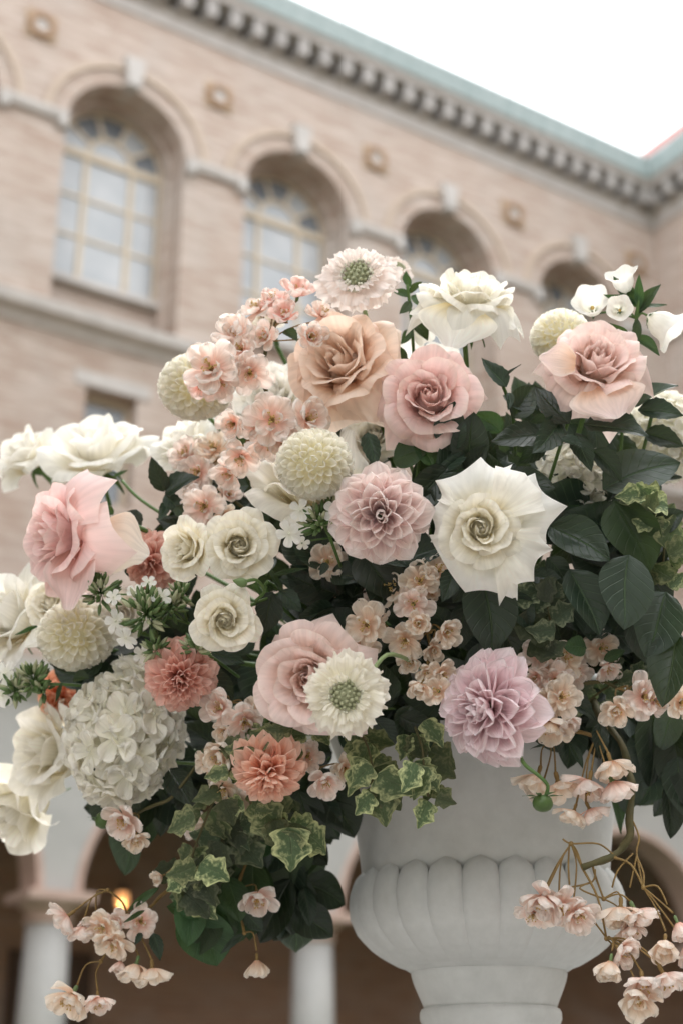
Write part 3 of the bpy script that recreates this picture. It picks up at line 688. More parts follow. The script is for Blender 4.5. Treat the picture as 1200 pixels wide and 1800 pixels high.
def make_dahlia(x, y, z, d, face, mat, label, seed, n=92, amax=100, squash=1.0, cup_in=1.7, cup_out=1.05, point=.4, dome=.35, wid=.36, spin=0, lmin=.30, incurve=.45, name='dahlia', target=None, jit=10.0):
    rng = random.Random(seed); f = cdir(face); R = d / 2 / FPX * z
    o = at(x, y, z) - f * (.25 * R)
    e = bpy.data.objects.new(name, None); COL.objects.link(e); e.empty_display_size = .3
    e.matrix_basis = frame(o, f, spin, R); tag(e, label, 'dahlia')
    lv = [[dahlia_petal_mesh('petal', mat, lerp(cup_in, cup_out, q / 3), point, lerp(incurve, -.12, q / 3), seed * 7 + q * 3 + s, wid) for s in range(2)] for q in range(4)]
    for i in range(n):
        t = (i + .5) / n; ts = t ** .62
        al = rad(lerp(6, amax, ts) + rng.uniform(-jit, jit)); az = i * 2.399963 + rng.uniform(-.012, .012) * jit
        L = lerp(lmin, 1.0, ts ** .8) * rng.uniform(.93, 1.05)
        org = Vector((0, 0, dome * (1 - ts) * .55)) 
        dr = Vector((math.sin(al) * math.cos(az), math.sin(al) * math.sin(az), math.cos(al)))
        org = org + Vector((math.cos(az), math.sin(az), 0)) * (.06 + .06 * ts)
        axis = Vector((-math.cos(az) * math.cos(al), -math.sin(az) * math.cos(al), math.sin(al)))   # inner side of the petal
        roll = Matrix.Rotation(rng.uniform(-.035, .035) * jit, 4, 'Y')
        ob('petal', rng.choice(lv[min(3, int(ts * 4))]), e, frame_yz(org, dr, axis, L, L * lerp(.75, 1.0, ts)) @ roll)
    m = MB(); m.ball((0, 0, .0), .16, 10, 6, .9); m.build('receptacle', BUDG, e, True)
    stem_to(e, STEM, o - f * R * .1, f, .0030, .07, target=target)
    return e
def make_pompon(x, y, z, d, face, label, seed, n=190, amax=140, mat=None, spin=0):
    rng = random.Random(seed); f = cdir(face); R = d / 2 / FPX * z
    o = at(x, y, z) - f * .05 * R; mat = mat or POMPON
    e = bpy.data.objects.new('pompon_dahlia', None); COL.objects.link(e); e.empty_display_size = .3
    e.matrix_basis = frame(o, f, spin, R) @ Matrix.Diagonal((1.05, .96, .92 + .1 * rng.random(), 1)); tag(e, label, 'dahlia')
    lv = [dahlia_petal_mesh('petal', mat, c, .1, k, seed + 11 * j, .74) for j, (c, k) in enumerate(((1.7, .35), (1.55, .15), (1.45, -.02), (1.35, -.12)))]
    for i in range(n):
        t = (i + .5) / n
        al = math.acos(1 - t * (1 - math.cos(rad(amax)))); az = i * 2.399963
        nrm = Vector((math.sin(al) * math.cos(az), math.sin(al) * math.sin(az), math.cos(al)))
        tip = Vector((math.cos(al) * math.cos(az), math.cos(al) * math.sin(az), -math.sin(al)))  # away from the centre
        s = lerp(.22, .40, min(1, (al / 1.1)) ** .7) * rng.uniform(.84, 1.14)
        dr = (nrm + tip * (.10 + .75 * min(1, al / 1.3)) + Vector((rng.uniform(-.16, .16), rng.uniform(-.16, .16), rng.uniform(-.16, .16)))).normalized()
        ob('petal', lv[min(3, int(t * 4))], e, frame_yz(nrm * (1.0 - s * .80), dr, -tip + nrm * .3, s, s * .80))
    m = MB(); m.ball((0, 0, 0), .70, 14, 10, .95); m.build('core', mat, e, True)
    stem_to(e, STEM, o - f * R * .6, f, .0030, .08)
    return e

# --- scabiosa
def ruffle_mesh(mat, seed, wid=.46, ruf=.055):
    rng = random.Random(seed); nu, nv = 17, 11
    U, V = np.meshgrid(np.linspace(-1, 1, nu), np.linspace(0, 1, nv))
    w = wid * (.22 + .78 * sm(V / .75))
    lob = 1 - .16 * np.abs(U) ** 2 - .10 * (.5 + .5 * np.cos(U * 3 * math.pi + seed)) - np.array([rng.uniform(0, .10) for _ in range(nu)])[None, :] * V ** 6
    p = [rng.uniform(0, 6.3) for _ in range(3)]
    zz = ruf * V ** 1.5 * (np.sin(7 * U + p[0]) + .6 * np.sin(13 * U + p[1] + 2 * V)) + .06 * V - .10 * V ** 3 + .03 * np.sin(9 * V + p[2])
    return grid_mesh('petal', np.stack([U * w + .02 * np.sin(15 * V + p[0]) * U, V * lob, zz], -1), mat)
def make_scabiosa(x, y, z, d, face, mat, label, seed, target=None, straight=None, spin=0, stemmat=None, white=False):
    rng = random.Random(seed); f = cdir(face); R = d / 2 / FPX * z; o = at(x, y, z) - f * .1 * R
    e = bpy.data.objects.new('scabiosa', None); COL.objects.link(e); e.empty_display_size = .3
    e.matrix_basis = frame(o, f, spin, R); tag(e, label, 'scabiosa')
    ms = [ruffle_mesh(mat, seed + k) for k in range(5)]; msm = [ruffle_mesh(mat, seed + 20 + k, .30, .08) for k in range(3)]
    for ringi, (n, L, el, r0) in enumerate(((9, .88, 0, .14), (9, .78, 14, .16), (11, .56, 38, .20))):
        for k in range(n):
            a = 2 * math.pi * (k + .5 * (ringi % 2)) / n + rng.uniform(-.14, .14); elv = rad(el + rng.uniform(-8, 8))
            dr = Vector((math.cos(a) * math.cos(elv), math.sin(a) * math.cos(elv), math.sin(elv)))
            up = Vector((-math.cos(a) * math.sin(elv), -math.sin(a) * math.sin(elv), math.cos(elv)))
            s = L * rng.uniform(.82, 1.14)
            ob('petal', rng.choice(ms if ringi < 2 else msm), e, frame_yz(Vector((math.cos(a) * r0, math.sin(a) * r0, .03 * ringi)), dr, up, s))
    m = MB(); m.ball((0, 0, .02), .34, 12, 8, .7); m.build('pincushion', PINC, e, True)
    kn = MB(); kn.ball((0, 0, .055), .045, 7, 5); kn.tube([(0, 0, -.05), (0, 0, .05)], .016, 5, 1); km = kn.mesh('floret', PINC, True)
    kf = MB()
    for k in range(4):
        a = k * math.pi / 2; kf.ball((math.cos(a) * .04, math.sin(a) * .04, .10), .036, 6, 4)
    kf.tube([(0, 0, -.06), (0, 0, .09)], .02, 5, 1); kw = kf.mesh('floret', PINW, True)
    for i in range(62):
        t = (i + .5) / 62; al = math.acos(1 - t * .92); az = i * 2.399963
        nrm = Vector((math.sin(al) * math.cos(az), math.sin(al) * math.sin(az), math.cos(al) * .75)).normalized()
        pos = Vector((.33 * math.sin(al) * math.cos(az), .33 * math.sin(al) * math.sin(az), .02 + .33 * .7 * math.cos(al)))
        ob('floret', kw if (t > .55 or (white and t > .25 and rng.random() < .5)) else km, e, frame(pos, nrm, rng.uniform(0, 3), rng.uniform(.85, 1.2)))
    stem_to(e, stemmat or STEM, o - f * R * .1, f, .0022, .08, target=target, straight=straight)
    return e

# --- little rounded petals (hydrangea, phlox, blossom)
def round_petal(name, mat, cup=.35, curl=-.1, wid=.46, notch=.08, seed=0, wav=.03, nu=7, nv=8):
    U, T = np.meshgrid(np.linspace(-1, 1, nu), np.linspace(0, 1, nv)); V = np.sin(T * math.pi / 2)
    w = wid * 1.08 * np.maximum(.22 * (1 - V), V ** .6 * np.sqrt(np.clip(1 - V ** 5, 0, 1))) + .012
    y = V - notch * np.exp(-(U * 3) ** 2) * V ** 8
    z = cup * (U * w) ** 2 * 2.0 + curl * V ** 2 + cup * .35 * np.sin(V * math.pi) * -.6 + wav * np.sin(5 * U + seed * 1.7) * V ** 2
    return grid_mesh(name, np.stack([U * w, y, z], -1), mat)
def cyc(n, k, elev, r0=.05, jit=0.0, rng=None):
    a = 2 * math.pi * k / n + (rng.uniform(-jit, jit) if rng else 0); el = rad(elev + (rng.uniform(-8, 8) if rng else 0))
    dr = Vector((math.cos(a) * math.cos(el), math.sin(a) * math.cos(el), math.sin(el)))
    up = Vector((-math.cos(a) * math.sin(el), -math.sin(a) * math.sin(el), math.cos(el)))
    return Vector((math.cos(a) * r0, math.sin(a) * r0, 0)), dr, up
def make_hydrangea(x, y, z, dx, dy, face, label, seed, n=78, fs=.30):
    rng = random.Random(seed); f = cdir(face); R = dx / 2 / FPX * z; o = at(x, y, z)
    e = bpy.data.objects.new('hydrangea', None); COL.objects.link(e); e.empty_display_size = .3
    e.matrix_basis = Matrix.Translation(o) @ Matrix((R_AX * R, U_AX * (R * dy / dx), -F_AX * R)).transposed().to_4x4(); tag(e, label, 'hydrangea')
    pm = [round_petal('petal', HYDR, .7, -.02, .52, .02, k * 1.7, .11) for k in range(6)]
    c = MB(); c.ball((0, 0, .02), .07, 6, 4); cm = c.mesh('floret', PINW, True)
    for i in range(n):
        t = (i + .5) / n; al = math.acos(1 - t * 1.35); az = i * 2.399963
        nrm = Vector((math.sin(al) * math.cos(az), math.sin(al) * math.sin(az), math.cos(al)))
        nrm = (nrm + Vector((rng.uniform(-.25, .25), rng.uniform(-.25, .25), rng.uniform(-.1, .2)))).normalized()
        fl = ob('floret', cm, e, frame(nrm * rng.uniform(.68, .98), nrm, rng.uniform(0, 3), fs * rng.uniform(.85, 1.15)))
        for k in range(4):
            p, dr, up = cyc(4, k, 12, .03, .1, rng)
            ob('petal', rng.choice(pm), fl, frame_yz(p, dr, up, rng.uniform(.9, 1.1)))
    m = MB(); m.ball((0, 0, -.1), .62, 12, 8); m.build('core', HYDR, e, True)
    return e

BLP = {}
def blossom_parts(mat):
    if mat.name not in BLP:
        BLP[mat.name] = ([round_petal('petal', mat, .45, .04, .46, .07, k * 1.3, .14, 9, 9) for k in range(7)],)
    return BLP[mat.name]
m = MB(); rg = random.Random(5)
for k in range(15):
    a = rg.uniform(0, 6.28); r = rg.uniform(.05, .30); h = rg.uniform(.34, .52)
    m.tube([(0, 0, .05), (r * .6 * math.cos(a), r * .6 * math.sin(a), h * .6), (r * math.cos(a), r * math.sin(a), h)], .012, 4, 1); m.ball((r * math.cos(a), r * math.sin(a), h), .038, 5, 4)
STAM_ME = m.mesh('stamens', STAM, True)
m = MB(); m.lathe([(.035, -.42), (.085, -.36), (.095, -.22), (.075, -.10), (.13, .0), (.10, .04)], 8)
CALYX_ME = m.mesh('blossom', TWIG, True)
m = MB(); m.lathe([(.035, -.42), (.085, -.36), (.095, -.22), (.075, -.10), (.13, .0), (.10, .04)], 8)
CALYXG_ME = m.mesh('blossom', BUDG, True)
def add_blossom(parent, pinv, pos, face, R, mat, rng, bell=False):
    mw = pinv @ frame(pos, face, rng.uniform(0, 6.28), R)
    shut = rng.choice((0, 0, 0, 4, 10, 26))
    if shut > 20: mw = mw @ Matrix.Scale(.72, 4)
    b = ob('blossom', CALYX_ME if rng.random() < .7 else CALYXG_ME, parent, mw)
    pm = blossom_parts(mat)[0]
    rings = ((5, 26, 1.04), (5, 44, .90), (3, 62, .55)) if bell else ((5, 4, 1.04), (5, 24, .86), (3, 50, .50))
    for ri, (n, el, L) in enumerate(rings):
        for k in range(n):
            p, dr, up = cyc(n, k + .5 * ri, min(84, el + shut + rng.uniform(-9, 9)), .06, .22, rng)
            s = L * rng.uniform(.88, 1.1)
            ob('petal', rng.choice(pm), b, frame_yz(p, dr, up, s))
    ob('stamens', STAM_ME, b, Matrix.Scale(rng.uniform(.9, 1.1), 4))
def make_branch(label, seed, trunk, clusters, mat, d=58, leaves=(), twig=None, tr=.0030, cat='branch', end_r=.0014, name='blossom_branch'):
    """trunk: [(x, y, z)...]; clusters: (node, [(x, y, z, face, bell)])"""
    rng = random.Random(seed); p0 = at(*trunk[0])
    e = bpy.data.objects.new(name, None); COL.objects.link(e); e.location = p0; e.empty_display_size = .02
    inv = Matrix.Translation(-p0); tag(e, label, cat)
    loc = lambda q: at(*q) - p0
    m = MB(); tk = []
    for i in range(len(trunk) - 1):
        for k in range(3):
            tk.append([lerp(trunk[i][j], trunk[i + 1][j], k / 3) + (rng.uniform(-1, 1) * (4, 4, .004)[j] if (i or k) else 0) for j in range(3)])
    trunk = tk + [trunk[-1]]; n = len(trunk)
    m.tube([loc(q) for q in trunk], [lerp(tr, end_r, i / (n - 1)) * rng.uniform(.82, 1.22) for i in range(n)], 7, 4); m.build('twig', twig or TWIGD, e, True)
    for node, bl in clusters:
        nd = loc(node); m = MB()
        near = min((loc(q) for q in trunk), key=lambda w: (w - nd).length)
        if (near - nd).length > .006:
            mid_ = (near + nd) * .5 + Vector((rng.uniform(-.005, .005), rng.uniform(-.004, .004), rng.uniform(0, .008)))
            m.tube([near, mid_, nd], [.0014, .0012, .0011], 5, 4)
        m.ball(nd, .0026, 6, 5)
        for q in bl:
            dd = q[5] if len(q) > 5 else d
            R = dd * (.64 if q[4] else .60) / FPX * q[2] * rng.uniform(.92, 1.08); face = cdir(q[3]); pos = at(*q[:3])
            cal = pos - face * R * .40 - p0
            sag = (nd + cal) * .5 + Vector((rng.uniform(-.006, .006), rng.uniform(-.006, .006), rng.uniform(.002, .012)))
            m.tube([nd, sag, cal], [.0010, .0008, .0012], 5, 4)
            mt = mat if not isinstance(mat, (list, tuple)) else rng.choice(mat)
            add_blossom(e, inv, pos, face, R, mt, rng, q[4])
        m.build('pedicel', TWIG, e, True)
    for l in leaves: add_leaf(e, inv, *l)
    return e

# --- leaves
def leaf_mesh(mat, kind, seed):
    rng = random.Random(seed); nu, nv = (9, 13) if kind != 'lobed' else (11, 26)
    U, V = np.meshgrid(np.linspace(-1, 1, nu), np.linspace(0, 1, nv))
    Vb = np.clip(V, 0, 1)
    if kind == 'broad': w = .30 * np.sin(np.pi * Vb ** .80) ** .75
    elif kind == 'ovate': w = .27 * np.sin(np.pi * Vb ** .72) ** .9
    elif kind == 'slim': w = .17 * np.sin(np.pi * Vb ** .8) ** .9
    else:                                   # lobed, wavy
        w = .36 * np.sin(np.pi * Vb ** .58) ** .85 * (1 + .20 * np.sin(V * 13 + 1.0 + rng.uniform(-.5, .5)) + .04 * np.sin(V * 41 + rng.uniform(0, 6)))
    w = np.maximum(w, .004)
    if kind == 'ovate': w = w * (1 + .05 * np.sign(np.sin(V * 40)))
    fold = rng.uniform(.15, .65); curl = rng.uniform(-.55, .02); tw = rng.uniform(-.35, .35)
    x = U * w; z = np.abs(U) * w * fold * 1.2 + curl * V ** 2 * .6 + .025 * np.sin(7 * V + 3 * U + seed) * np.abs(U)
    if kind == 'lobed': z = z * .5 + .018 * np.sin(12 * V + 4 * U + seed) * np.abs(U)
    y = V * (1 - .10 * abs(curl) * V)
    c, s_ = np.cos(tw * V), np.sin(tw * V)
    P = np.stack([x * c - z * s_, y + .05 * np.sin(3 * V + seed) * 0, x * s_ + z * c], -1)
    P[..., 0] += .05 * np.sin(V * 3.0 + seed)- .05 * math.sin(seed)
    return grid_mesh('leaf', P, mat)
LM = {}
def leaf_of(kind, mat, rng):
    k = (kind, mat.name)
    if k not in LM: LM[k] = [leaf_mesh(mat, kind, j * 13 + 1) for j in range(6)]
    return rng.choice(LM[k])
def add_leaf(parent, inv, bx, by, bz, tx, ty, tz, width, kind, mat, nrm=(0, .35, .9), seed=None):
    rng = random.Random(seed if seed is not None else int(bx * 7 + by * 13 + tx))
    b = at(bx, by, bz); t = at(tx, ty, tz); L = (t - b).length
    ob('leaf', leaf_of(kind, mat, rng), parent, inv @ frame_yz(b, t - b, cdir(nrm), L, L * width))
def make_foliage(label, name, stem_pts, leaves, stemmat=None, sr=.0020, cat='foliage'):
    p0 = at(*stem_pts[0]); e = bpy.data.objects.new(name, None); COL.objects.link(e); e.location = p0; e.empty_display_size = .02
    inv = Matrix.Translation(-p0); tag(e, label, cat)
    m = MB(); m.tube([at(*q) - p0 for q in stem_pts], sr, 6, 4); m.build('stem', stemmat or STEM, e, True)
    for l in leaves: add_leaf(e, inv, *l)
    return e
def scatter_leaves(seed, path, n, size, kind, mat, spread=.05, droop=0.0, width=1.0, out=(0, .2, 1)):
    """leaves along a stem path given in photograph coordinates; returns add_leaf tuples in world form"""
    rng = random.Random(seed); res = []
    for i in range(n):
        t = (i + rng.random()) / n * (len(path) - 1); k = min(int(t), len(path) - 2); f = t - k
        b = [lerp(path[k][j], path[k + 1][j], f) for j in range(3)]
        dx = path[k + 1][0] - path[k][0]; dy = path[k + 1][1] - path[k][1]; a = math.atan2(dy, dx) + rng.choice((-1, 1)) * rng.uniform(.3, 1.5)
        L = size * rng.uniform(.65, 1.25)
        bx = b[0] + rng.uniform(-1, 1) * spread * 300; by = b[1] + rng.uniform(-1, 1) * spread * 300
        BZ = b[2] + rng.uniform(-1, 1) * spread * .7
        res.append((bx, by, BZ, bx + math.cos(a) * L, by + math.sin(a) * L + droop * L, BZ + rng.uniform(-.45, .45) * L / FPX * b[2], width * rng.uniform(.85, 1.2), kind, mat,
                    (out[0] + rng.uniform(-.5, .5), out[1] + rng.uniform(-.3, .6), out[2]), rng.randrange(10 ** 6)))
    return res

def extra_petal(root, mat, bx, by, bz, tx, ty, tz, width, nrm, kind='broad', seed=0):
    b = at(bx, by, bz); t = at(tx, ty, tz); L = (t - b).length
    ob('petal', petal_sheet(mat, seed), root, root.matrix_basis.inverted() @ frame_yz(b, t - b, cdir(nrm), L, L * width))
def petal_sheet(mat, seed):
    rng = random.Random(seed); nu, nv = 11, 13
    U, V = np.meshgrid(np.linspace(-1, 1, nu), np.linspace(0, 1, nv))
    w = .5 * (.45 + .55 * np.sin(np.clip(V / .55, 0, 1) * math.pi / 2)) * (1 - .68 * sm((V - .5) / .5))
    z = .30 * (U * w) ** 2 * 2 * (1 - 2.2 * sm((V - .45) / .55)) - .12 * V ** 2 + .02 * np.sin(5 * U + 4 * V + seed)
    return grid_mesh('petal', np.stack([U * w, V * (1 - .12 * np.abs(U) ** 2 * V), z], -1), mat)

# ------------------------------------------------------------------ the arrangement
# dark foam mound added to block light and keep the interior dark
m = MB(); c = at(800, 1200, 1.76) - CAMP
fv = []; SEG = 24; RG = 14
m.ball((0, 0, 0), 1.0, SEG, RG)
rg = random.Random(3)
m.v = [(v[0] * .155 * (1 + .05 * math.sin(9 * v[2] + 5 * v[0])), v[1] * .14 * (1 + .05 * math.sin(8 * v[0])), v[2] * .15 * (1 + .05 * math.sin(7 * v[1]))) for v in m.v]
fo = m.build('foam_filler', FOAM, None, True); fo.location = at(805, 1190, 1.78)
tag(fo, 'dark green florist foam mound added to block light in the mouth of the urn, almost hidden by flowers', 'foam')

# --- roses
r1 = make_rose(845, 928, 1.40, 280, (-.06, .03, 1), 'classic', W_ROSE, 'large white rose with pointed reflexed petals, fully open, below the mauve pink rose', 11, 0.0, lift=.25, inner=.58, imat=C_ROSE)
r1.matrix_basis = frame(at(845, 928, 1.40) - cdir((-.06, .03, 1)) * .25 * 140 / FPX * 1.40, cdir((-.06, .03, 1)), 0.0, 140 / FPX * 1.40)
for k_, (pts, z0, ri, fa) in enumerate((
        ([(62, .92), (88, .92), (132, .84), (146, .66)], .02, .34, .40), ([(126, .78), (160, .70), (194, .66), (214, .62)], .0, .30, .40), ([(186, .66), (255, .84), (296, 1.04), (318, .78)], -.03, .30, .42),
        ([(282, 1.02), (314, .96), (342, .96), (360, .78)], .0, .34, .42), ([(-14, .86), (13, 1.16), (44, 1.0), (62, .80)], -.08, .26, .36), ([(14, .84), (30, .90), (50, .90), (76, .80)], .10, .34, .36))):
    ob('petal', radial_petal(pts, W_ROSE, z0, ri, fa, .12, .15 if k_ < 5 else .03, k_), r1)
make_rose(752, 697, 1.49, 198, (-.10, .22, 1), 'classic', M_ROSE, 'dusty pink rose with tight spiral centre in the middle, under the top scabiosa', 12, .4, guards=(5, 1.0, .0, .52, .62), inner=.94)
r3 = make_rose(1050, 638, 1.49, 208, (.02, .55, .85), 'cup', T_ROSE, 'pink rose with tan centre at upper right beside the white bellflowers', 13, .2, guards=(5, 1.02, .0, .55, .75), inner=.92)
r4 = make_rose(825, 520, 1.57, 205, (.10, .95, .32), 'cup', W_ROSE, 'white rose seen from the side, highest rose of the arrangement, on a bare stem', 14, .5, guards=(5, 1.0), inner=.92, imat=CB_ROSE, straight=at(826, 760, 1.57))
make_rose(600, 640, 1.53, 235, (-.36, .34, .86), 'classic', A_ROSE, 'apricot peach rose below the blush scabiosa', 15, 2.3, guards=(4, 1.0, .0, .60, .62), inner=.93)
make_rose(545, 1192, 1.43, 222, (-.25, .15, .95), 'classic', B_ROSE, 'blush pink rose half covered by the white scabiosa at the lower centre', 16, 1.4, guards=(5, 1.03, .0, .50, .6), inner=.93)
r7 = make_rose(105, 945, 1.55, 225, (-.80, -.05, .60), 'cup', P_ROSE, 'dusty pink rose facing left at the left edge of the arrangement', 17, .9, guards=(4, 1.05), inner=.92)
make_rose(165, 785, 1.86, 215, (-.15, .80, .45), 'loose', W_ROSE, 'soft white rose with upright petals above the left pink rose', 18, .3)
make_rose(40, 795, 1.94, 150, (-.5, .6, .45), 'loose', W_ROSE, 'small blurred white rose at the far left, behind the larger white one', 19, .1)
make_rose(318, 775, 1.76, 150, (-.5, .6, .4), 'loose', W_ROSE, 'blurred white rose below the upper left cream pompon', 20, 1.1)
make_rose(362, 808, 1.70, 118, (-.3, .5, .7), 'spray', BW_ROSE, 'blush white rose behind the pink blossom twigs at left', 21, .5)
make_rose(12, 1085, 1.72, 230, (-.5, .35, .6), 'loose', W_ROSE, 'white rose cut off by the left edge beside a cream pompon', 22, 2.0)
make_rose(98, 1322, 1.78, 200, (-.70, .25, .60), 'bud', CB_ROSE, 'blurred cream rose left of the white hydrangea', 23, .6)
make_rose(45, 1410, 1.84, 185, (-.55, -.45, .60), 'bud', CB_ROSE, 'lowest cream rose at the left edge, drooping over the arcade column', 24, 1.9)
r15 = make_rose(532, 835, 1.55, 255, (-.1, .80, .5), 'loose', CB_ROSE, 'large pale cream rose half hidden behind the central cream pompon', 25, .8)
make_rose(478, 700, 1.68, 150, (-.2, .5, .7), 'spray', W_ROSE, 'blurred white rose behind the pink blossom twigs left of the apricot rose', 26, .2)
make_rose(655, 765, 1.64, 120, (.0, .4, .9), 'spray', CB_ROSE, 'small cream rose tucked under the apricot rose', 27, .2)
make_rose(215, 1085, 1.60, 110, (-.2, .3, .9), 'spray', CB_ROSE, 'small cream rose deep between the phlox buds at left', 28, .2)
make_rose(88, 1062, 1.66, 92, (-.3, .4, .8), 'spray', C_ROSE, 'small yellowish cream rose just above the left cream pompon', 29, .2)
make_rose(470, 560, 1.0 + .78, 70, (-.2, .5, .7), 'spray', BW_ROSE, 'tiny blush white rose behind the topmost pink blossoms', 30, .2)

extra_petal(r7, BW_ROSE, 165, 945, 1.55, 258, 972, 1.53, 1.15, (.1, .3, .9), seed=2)
extra_petal(r7, P_ROSE, 140, 960, 1.54, 112, 1066, 1.50, .85, (-.3, .1, .9), seed=3)
extra_petal(r4, W_ROSE, 812, 540, 1.54, 792, 604, 1.51, 1.6, (-.1, .2, .9), seed=4)
extra_petal(r4, W_ROSE, 860, 545, 1.56, 905, 572, 1.54, .9, (.3, .3, .8), seed=5)
extra_petal(r4, W_ROSE, 790, 540, 1.56, 722, 545, 1.54, .8, (-.3, .5, .8), seed=6)
extra_petal(r3, T_ROSE, 1050, 680, 1.47, 1085, 728, 1.44, 1.9, (.0, .5, .8), seed=7)
extra_petal(r3, T_ROSE, 1010, 640, 1.46, 950, 625, 1.45, 1.0, (-.3, .3, .9), seed=8)

extra_petal(r15, W_ROSE, 590, 860, 1.50, 622, 752, 1.52, .75, (.3, .2, .9), seed=9)

# spray rose: three heads and a bud on one branching stem
sp = bpy.data.objects.new('spray_rose', None); COL.objects.link(sp); sp.location = at(500, 1040, 1.5); sp.empty_display_size = .02
tag(sp, 'spray of three small cream roses left of centre, above the coral dahlia', 'rose')
sinv = Matrix.Translation(-sp.location)
sm_ = MB()
for (x, y, z, d, face, seed) in ((330, 966, 1.46, 122, (-.55, .05, .85), 31), (420, 960, 1.45, 142, (.08, .12, 1), 32), (396, 1090, 1.43, 132, (.10, -.05, 1), 33)):
    f = cdir(face); R = d / 2 / FPX * z; o = at(x, y, z) - f * .38 * R; mw = sinv @ frame(o, f, seed, R)
    bl = receptacle(sp, 'bloom', mw)
    petals_into(bl, 'classic', seed, C_ROSE); heart_filler(bl, C_ROSE, None, .36, .62)
    sm_.tube([o - f * R * .3 - sp.location, o - f * .05 - sp.location, at(470, 1055, 1.52) - sp.location, at(500, 1040, 1.53) - sp.location, BASE - sp.location], .0022, 6, 4)
sm_.tube([at(432, 1022, 1.42) - sp.location, at(452, 1020, 1.43) - sp.location, at(465, 1040, 1.45) - sp.location, at(450, 1058, 1.46) - sp.location, at(500, 1040, 1.53) - sp.location], .0017, 6, 4)
sm_.build('stem', STEM, sp, True)
bm_ = MB(); bm_.lathe([(.02, -.5), (.32, -.4), (.42, -.1), (.33, .3), (.06, .75)], 10)
bm_.build('bud', BUDG, sp, True, sinv @ frame(at(425, 1024, 1.42), cdir((-.9, .25, .3)), 0, 21 / FPX * 1.42))

# --- dahlias
make_pompon(345, 680, 1.64, 122, (.15, .05, 1), 'cream pompon dahlia at upper left, partly covered by pink blossoms', 41)
make_pompon(553, 816, 1.43, 127, (.02, .12, 1), 'cream pompon dahlia in the middle, below the apricot rose', 42)
make_pompon(135, 1116, 1.60, 128, (-.1, .25, 1), 'cream pompon dahlia at left, below the left pink rose', 43)
make_pompon(985, 592, 1.62, 100, (-.2, .4, .9), 'cream pompon dahlia mostly hidden behind the upper right pink rose', 44, n=150)
make_dahlia(669, 905, 1.40, 176, (.0, -.06, 1), BL_DAH, 'blush dahlia with dusky centre right of the central cream pompon', 51, n=60, amax=96, point=.5, wid=.44, dome=.55, cup_out=1.25)
make_dahlia(850, 1245, 1.40, 204, (-.66, .06, .74), LI_DAH, 'lilac pink dahlia facing left above the urn', 52, n=84, amax=104, point=.55, wid=.40, dome=.6, cup_out=1.15, jit=13, incurve=.7)
make_dahlia(318, 1190, 1.50, 145, (.10, -.15, .95), CO_DAH, 'coral dahlia below the spray of cream roses', 53, n=160, amax=140, jit=11, point=.35, wid=.30, dome=.9)
make_dahlia(472, 1362, 1.44, 140, (.0, -.55, .80), PE_DAH, 'peach coral dahlia facing down below the blush rose', 54, n=100, amax=115, point=.45, wid=.30, dome=.7)
make_dahlia(262, 990, 1.60, 110, (-.3, -.2, .9), CO_DAH, 'small coral dahlia peeking out behind the left cream roses', 55, n=80, amax=120, point=.35, dome=.8)
make_dahlia(102, 1226, 1.78, 90, (-.2, -.1, .9), OR_DAH, 'small orange dahlia below the left cream pompon', 56, n=70, amax=120, point=.35, dome=.8)

# --- scabiosas
make_scabiosa(628, 486, 1.52, 152, (-.12, .45, .88), SCABP, 'blush scabiosa standing highest at the top on a thin pale stem', 61, straight=at(668, 665, 1.55), stemmat=STEMP, white=True)
make_scabiosa(607, 1222, 1.36, 152, (.04, .0, 1), SCAB, 'white scabiosa with green centre in front of the blush rose', 62, straight=at(690, 1150, 1.42), stemmat=STEMP)
make_scabiosa(700, 470, 1.66, 62, (.4, .6, .5), SCABP, 'small pale scabiosa peeking out behind the top blush scabiosa', 63, stemmat=STEMP, white=True)

# --- hydrangeas
make_hydrangea(218, 1290, 1.60, 205, 245, (0, 0, 1), 'large white hydrangea head at lower left', 71, n=100, fs=.33)
make_hydrangea(1010, 860, 1.60, 160, 150, (0, 0, 1), 'white hydrangea behind the large open white rose', 72, n=80, fs=.34)
make_hydrangea(1165, 770, 1.72, 150, 150, (0, 0, 1), 'blurred white hydrangea at the right edge behind the leaves', 73, n=70, fs=.34)

